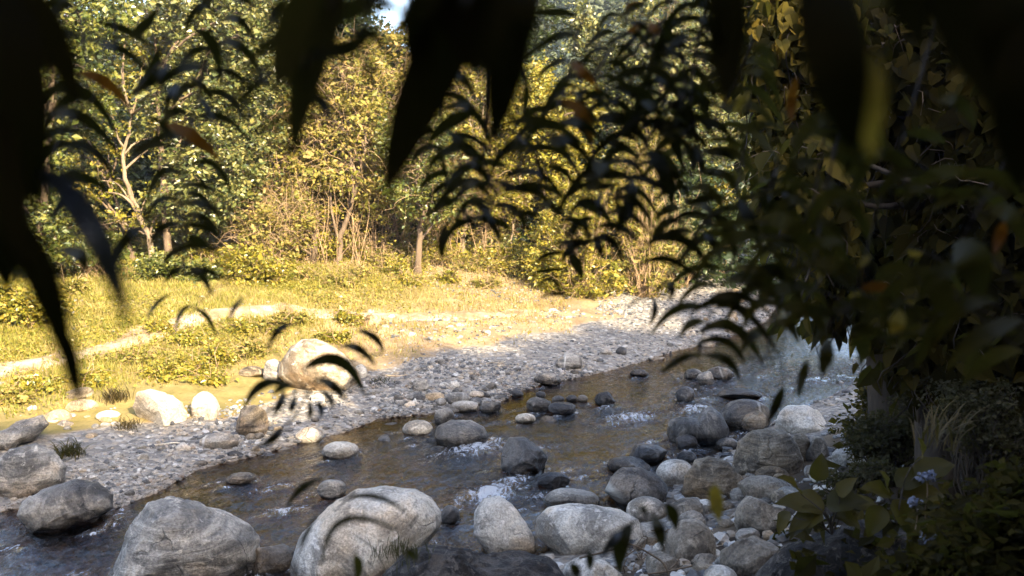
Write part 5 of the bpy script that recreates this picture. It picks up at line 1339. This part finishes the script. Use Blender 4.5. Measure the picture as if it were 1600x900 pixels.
branch('olive leafed branch hanging over the dark right bank', 1.55,
       [[(1480, -40), (1430, 150), (1380, 300), (1330, 480)], [(1330, 120), (1290, 300), (1276, 385)], [(1600, 200), (1500, 380), (1440, 520)]],
       [(1208, 375, 1262, 378, 1291, 457, 13), (1233, 357, 1283, 358, 1316, 419, 15), (1276, 385, 1298, 402, 1305, 437, 13), (1330, 505, 1347, 535, 1343, 572, 24), (1290, 532, 1291, 556, 1283, 587, 22), (1263, 565, 1255, 587, 1247, 615, 14),
        (1500, 492, 1462, 518, 1430, 579, 26), (1600, 500, 1534, 525, 1475, 583, 26), (1600, 548, 1546, 561, 1503, 604, 24), (1560, 470, 1500, 483, 1450, 552, 22), (1490, 380, 1520, 410, 1530, 470, 50), (1450, 420, 1470, 460, 1465, 510, 34)] + rnd,
       'near_olive', seed=406, widen=1.0, extra={'near_orange': [(1570, 345, 1562, 370, 1553, 398, 17), (1345, 452, 1370, 448, 1410, 452, 16), (1245, 120, 1236, 160, 1238, 190, 16)], 'near_yellow': [(1405, 482, 1402, 505, 1390, 522, 20), (1345, 456, 1334, 466, 1330, 480, 15), (1400, 470, 1412, 472, 1430, 472, 8), (1360, 400, 1350, 408, 1340, 420, 12), (1418, 390, 1430, 396, 1442, 394, 13)]})
branch('arching leaf sprays over the left trees, with two orange withered leaves', 1.6,
       [[(170, -40), (180, 60), (165, 130), (120, 180), (85, 235), (70, 290)], [(290, -40), (262, 80), (238, 110), (205, 146)], [(330, 40), (300, 190), (280, 250), (275, 330), (285, 420)]],
       [(155, 37, 198, 48, 240, 77, 15), (145, 70, 195, 80, 235, 124, 15), (245, 72, 238, 108, 205, 144, 18), (265, 100, 238, 126, 203, 150, 15), (60, 155, 128, 143, 188, 220, 19), (65, 183, 130, 184, 188, 248, 19), (85, 230, 142, 232, 182, 292, 15),
        (80, 280, 130, 277, 170, 302, 19), (0, 297, 30, 276, 72, 274, 17), (300, 48, 332, 68, 345, 132, 20), (280, 128, 266, 150, 255, 182, 13), (295, 125, 320, 138, 336, 172, 13), (205, 243, 237, 227, 282, 230, 15), (280, 290, 320, 291, 350, 312, 13),
        (280, 320, 322, 320, 349, 350, 13), (285, 352, 322, 356, 348, 379, 13), (270, 394, 310, 383, 349, 400, 13), (290, 420, 324, 423, 351, 440, 12), (225, 355, 196, 375, 178, 422, 17), (90, 390, 122, 398, 133, 424, 18), (200, 60, 225, 40, 250, 10, 18),
        (310, 150, 325, 170, 340, 200, 10), (230, 180, 258, 200, 275, 232, 12)],
       seed=407, widen=0.92, stem_r=.0026, extra={'near_orange': [(122, 116, 165, 128, 205, 174, 20), (258, 194, 302, 213, 347, 256, 20)]})
branch('spray of nested arching leaves before the slender pale tree', 1.8, [[(110, -30), (130, 60), (140, 160), (130, 250), (140, 330)]],
       arcs([(110, -30), (130, 60), (140, 160), (130, 250), (140, 330)], 36, (60, 105), (11, 16), 505, (-1,)), seed=434, stem_r=.002)
branch('spray of nested arching leaves before the tall grey green tree', 1.8, [[(350, -30), (330, 80), (300, 180), (285, 300), (290, 430)]],
       arcs([(350, -30), (330, 80), (300, 180), (285, 300), (290, 430)], 40, (55, 95), (10, 14), 506), 'near', seed=435, stem_r=.002)
branch('spray of nested arching leaves reaching down over the upstream water', 1.7, [[(1290, 200), (1270, 320), (1230, 440), (1200, 540), (1190, 570)]],
       arcs([(1290, 200), (1270, 320), (1230, 440), (1200, 540)], 34, (65, 110), (12, 17), 507), 'near_olive', seed=436, stem_r=.002)
branch('long comb like spray sweeping down from the top right over the sunny bushes', 1.8, [[(1075, 130), (1010, 225), (955, 300), (915, 385), (905, 430)]],
       arcs([(1075, 130), (1010, 225), (955, 300), (915, 385)], 24, (70, 115), (9, 13), 509), seed=438, stem_r=.002)
branch('comb like spray of slender leaves between the sunny bushes and the vine tree', 1.75, [[(1210, 270), (1165, 370), (1125, 450), (1098, 530), (1090, 570)]],
       arcs([(1210, 270), (1165, 370), (1125, 450), (1098, 530)], 30, (75, 120), (10, 14), 510), 'near_olive', seed=439, stem_r=.002)
branch('comb like spray of slender leaves under the blue hill', 1.9, [[(985, 20), (935, 110), (880, 185), (845, 240)]],
       arcs([(985, 20), (935, 110), (880, 185), (845, 240)], 26, (55, 90), (8, 11), 511), seed=440, stem_r=.002)
branch('spray of nested arching leaves below the pair of huge black leaves', 1.75, [[(700, 100), (690, 200), (715, 280), (735, 350)]],
       arcs([(700, 100), (690, 200), (715, 280), (735, 350)], 30, (50, 85), (10, 14), 508), seed=437, stem_r=.002)
branch('thin spray of arching leaves in front of the domed sunlit boulder', 1.75,
       [[(395, 705), (423, 682), (457, 655), (478, 620), (500, 596)], [(384, 668), (423, 640), (450, 618), (480, 603)]],
       [(446, 600, 407, 603, 379, 643, 15), (443, 611, 438, 630, 425, 652, 13), (473, 578, 530, 564, 571, 621, 21), (495, 592, 522, 604, 541, 627, 15), (534, 541, 562, 546, 588, 574, 13), (557, 516, 586, 528, 599, 552, 12), (459, 505, 434, 517, 418, 549, 11),
        (382, 463, 365, 483, 357, 507, 8), (482, 626, 485, 642, 482, 657, 10), (495, 626, 502, 640, 500, 655, 10), (462, 618, 457, 634, 453, 646, 12), (440, 667, 429, 683, 413, 697, 14), (500, 610, 515, 622, 520, 640, 11), (460, 600, 440, 605, 425, 620, 12)],
       seed=408, widen=0.92, stem_r=.0025)
branch('thin arching twig leaves over the sunny meadow track', 2.0, [[(360, 440), (330, 455), (303, 483)]],
       [(230, 498, 247, 472, 269, 460, 7), (273, 518, 286, 484, 304, 482, 7), (303, 482, 324, 496, 338, 528, 8)], seed=409, stem_r=.0012, mat='near_olive')
branch('sparse arching leaves before the flat topped boulder at the bottom', 1.5, [[(740, 960), (712, 842), (660, 826)], [(450, 960), (470, 850), (500, 800)]],
       [(503, 749, 472, 763, 446, 795, 12), (533, 783, 587, 776, 641, 806, 9), (503, 885, 540, 812, 638, 838, 10), (468, 862, 478, 835, 495, 806, 8)], seed=410, stem_r=.0015, mat='near',
       extra={'near_olive': [(553, 866, 560, 885, 556, 912, 15), (632, 858, 643, 866, 655, 876, 13)]})
branch('dark drooping leaves and one amber leaf over the bottom shore boulders', 1.6, [[(1120, 700), (1075, 760), (1039, 789), (1000, 812), (960, 828)], [(1130, 960), (1075, 860), (1070, 800)]],
       [(1039, 787, 1052, 805, 1056, 831, 18), (1020, 806, 1030, 830, 1036, 862, 19), (988, 820, 970, 855, 970, 898, 24), (920, 858, 922, 875, 921, 892, 13), (890, 880, 900, 893, 900, 908, 16), (1000, 790, 1006, 798, 1010, 806, 9)], 'near', seed=411, stem_r=.0018,
       extra={'near_yellow': [(1117, 756, 1119, 785, 1125, 815, 22)], 'near_blue': [(972, 828, 955, 848, 938, 874, 13)]})


branch('broad black leaf and side leaves hanging close at the top left of centre', .78,
       [[(600, -80), (530, -10), (500, 60), (470, 130)], [(600, -60), (580, 20), (552, 62)]],
       [(548, -70, 492, 60, 455, 258, 74), (500, -60, 455, 50, 432, 150, 60), (440, 50, 412, 74, 384, 107, 20), (420, 108, 392, 140, 348, 182, 24), (454, 186, 420, 196, 387, 228, 16), (478, 135, 505, 163, 519, 189, 26), (480, 85, 545, 74, 585, 46, 34),
        (548, 50, 584, 54, 620, 112, 22), (563, 78, 576, 106, 577, 140, 18), (444, -5, 426, 20, 416, 54, 18), (600, -20, 560, 10, 520, 40, 40), (612, -30, 596, 20, 588, 50, 10), (520, 0, 470, 20, 420, 60, 28), (640, -20, 630, 30, 600, 60, 14), (560, 0, 600, 5, 632, 22, 20)],
       'near', widen=.88, seed=420, stem_r=.004)
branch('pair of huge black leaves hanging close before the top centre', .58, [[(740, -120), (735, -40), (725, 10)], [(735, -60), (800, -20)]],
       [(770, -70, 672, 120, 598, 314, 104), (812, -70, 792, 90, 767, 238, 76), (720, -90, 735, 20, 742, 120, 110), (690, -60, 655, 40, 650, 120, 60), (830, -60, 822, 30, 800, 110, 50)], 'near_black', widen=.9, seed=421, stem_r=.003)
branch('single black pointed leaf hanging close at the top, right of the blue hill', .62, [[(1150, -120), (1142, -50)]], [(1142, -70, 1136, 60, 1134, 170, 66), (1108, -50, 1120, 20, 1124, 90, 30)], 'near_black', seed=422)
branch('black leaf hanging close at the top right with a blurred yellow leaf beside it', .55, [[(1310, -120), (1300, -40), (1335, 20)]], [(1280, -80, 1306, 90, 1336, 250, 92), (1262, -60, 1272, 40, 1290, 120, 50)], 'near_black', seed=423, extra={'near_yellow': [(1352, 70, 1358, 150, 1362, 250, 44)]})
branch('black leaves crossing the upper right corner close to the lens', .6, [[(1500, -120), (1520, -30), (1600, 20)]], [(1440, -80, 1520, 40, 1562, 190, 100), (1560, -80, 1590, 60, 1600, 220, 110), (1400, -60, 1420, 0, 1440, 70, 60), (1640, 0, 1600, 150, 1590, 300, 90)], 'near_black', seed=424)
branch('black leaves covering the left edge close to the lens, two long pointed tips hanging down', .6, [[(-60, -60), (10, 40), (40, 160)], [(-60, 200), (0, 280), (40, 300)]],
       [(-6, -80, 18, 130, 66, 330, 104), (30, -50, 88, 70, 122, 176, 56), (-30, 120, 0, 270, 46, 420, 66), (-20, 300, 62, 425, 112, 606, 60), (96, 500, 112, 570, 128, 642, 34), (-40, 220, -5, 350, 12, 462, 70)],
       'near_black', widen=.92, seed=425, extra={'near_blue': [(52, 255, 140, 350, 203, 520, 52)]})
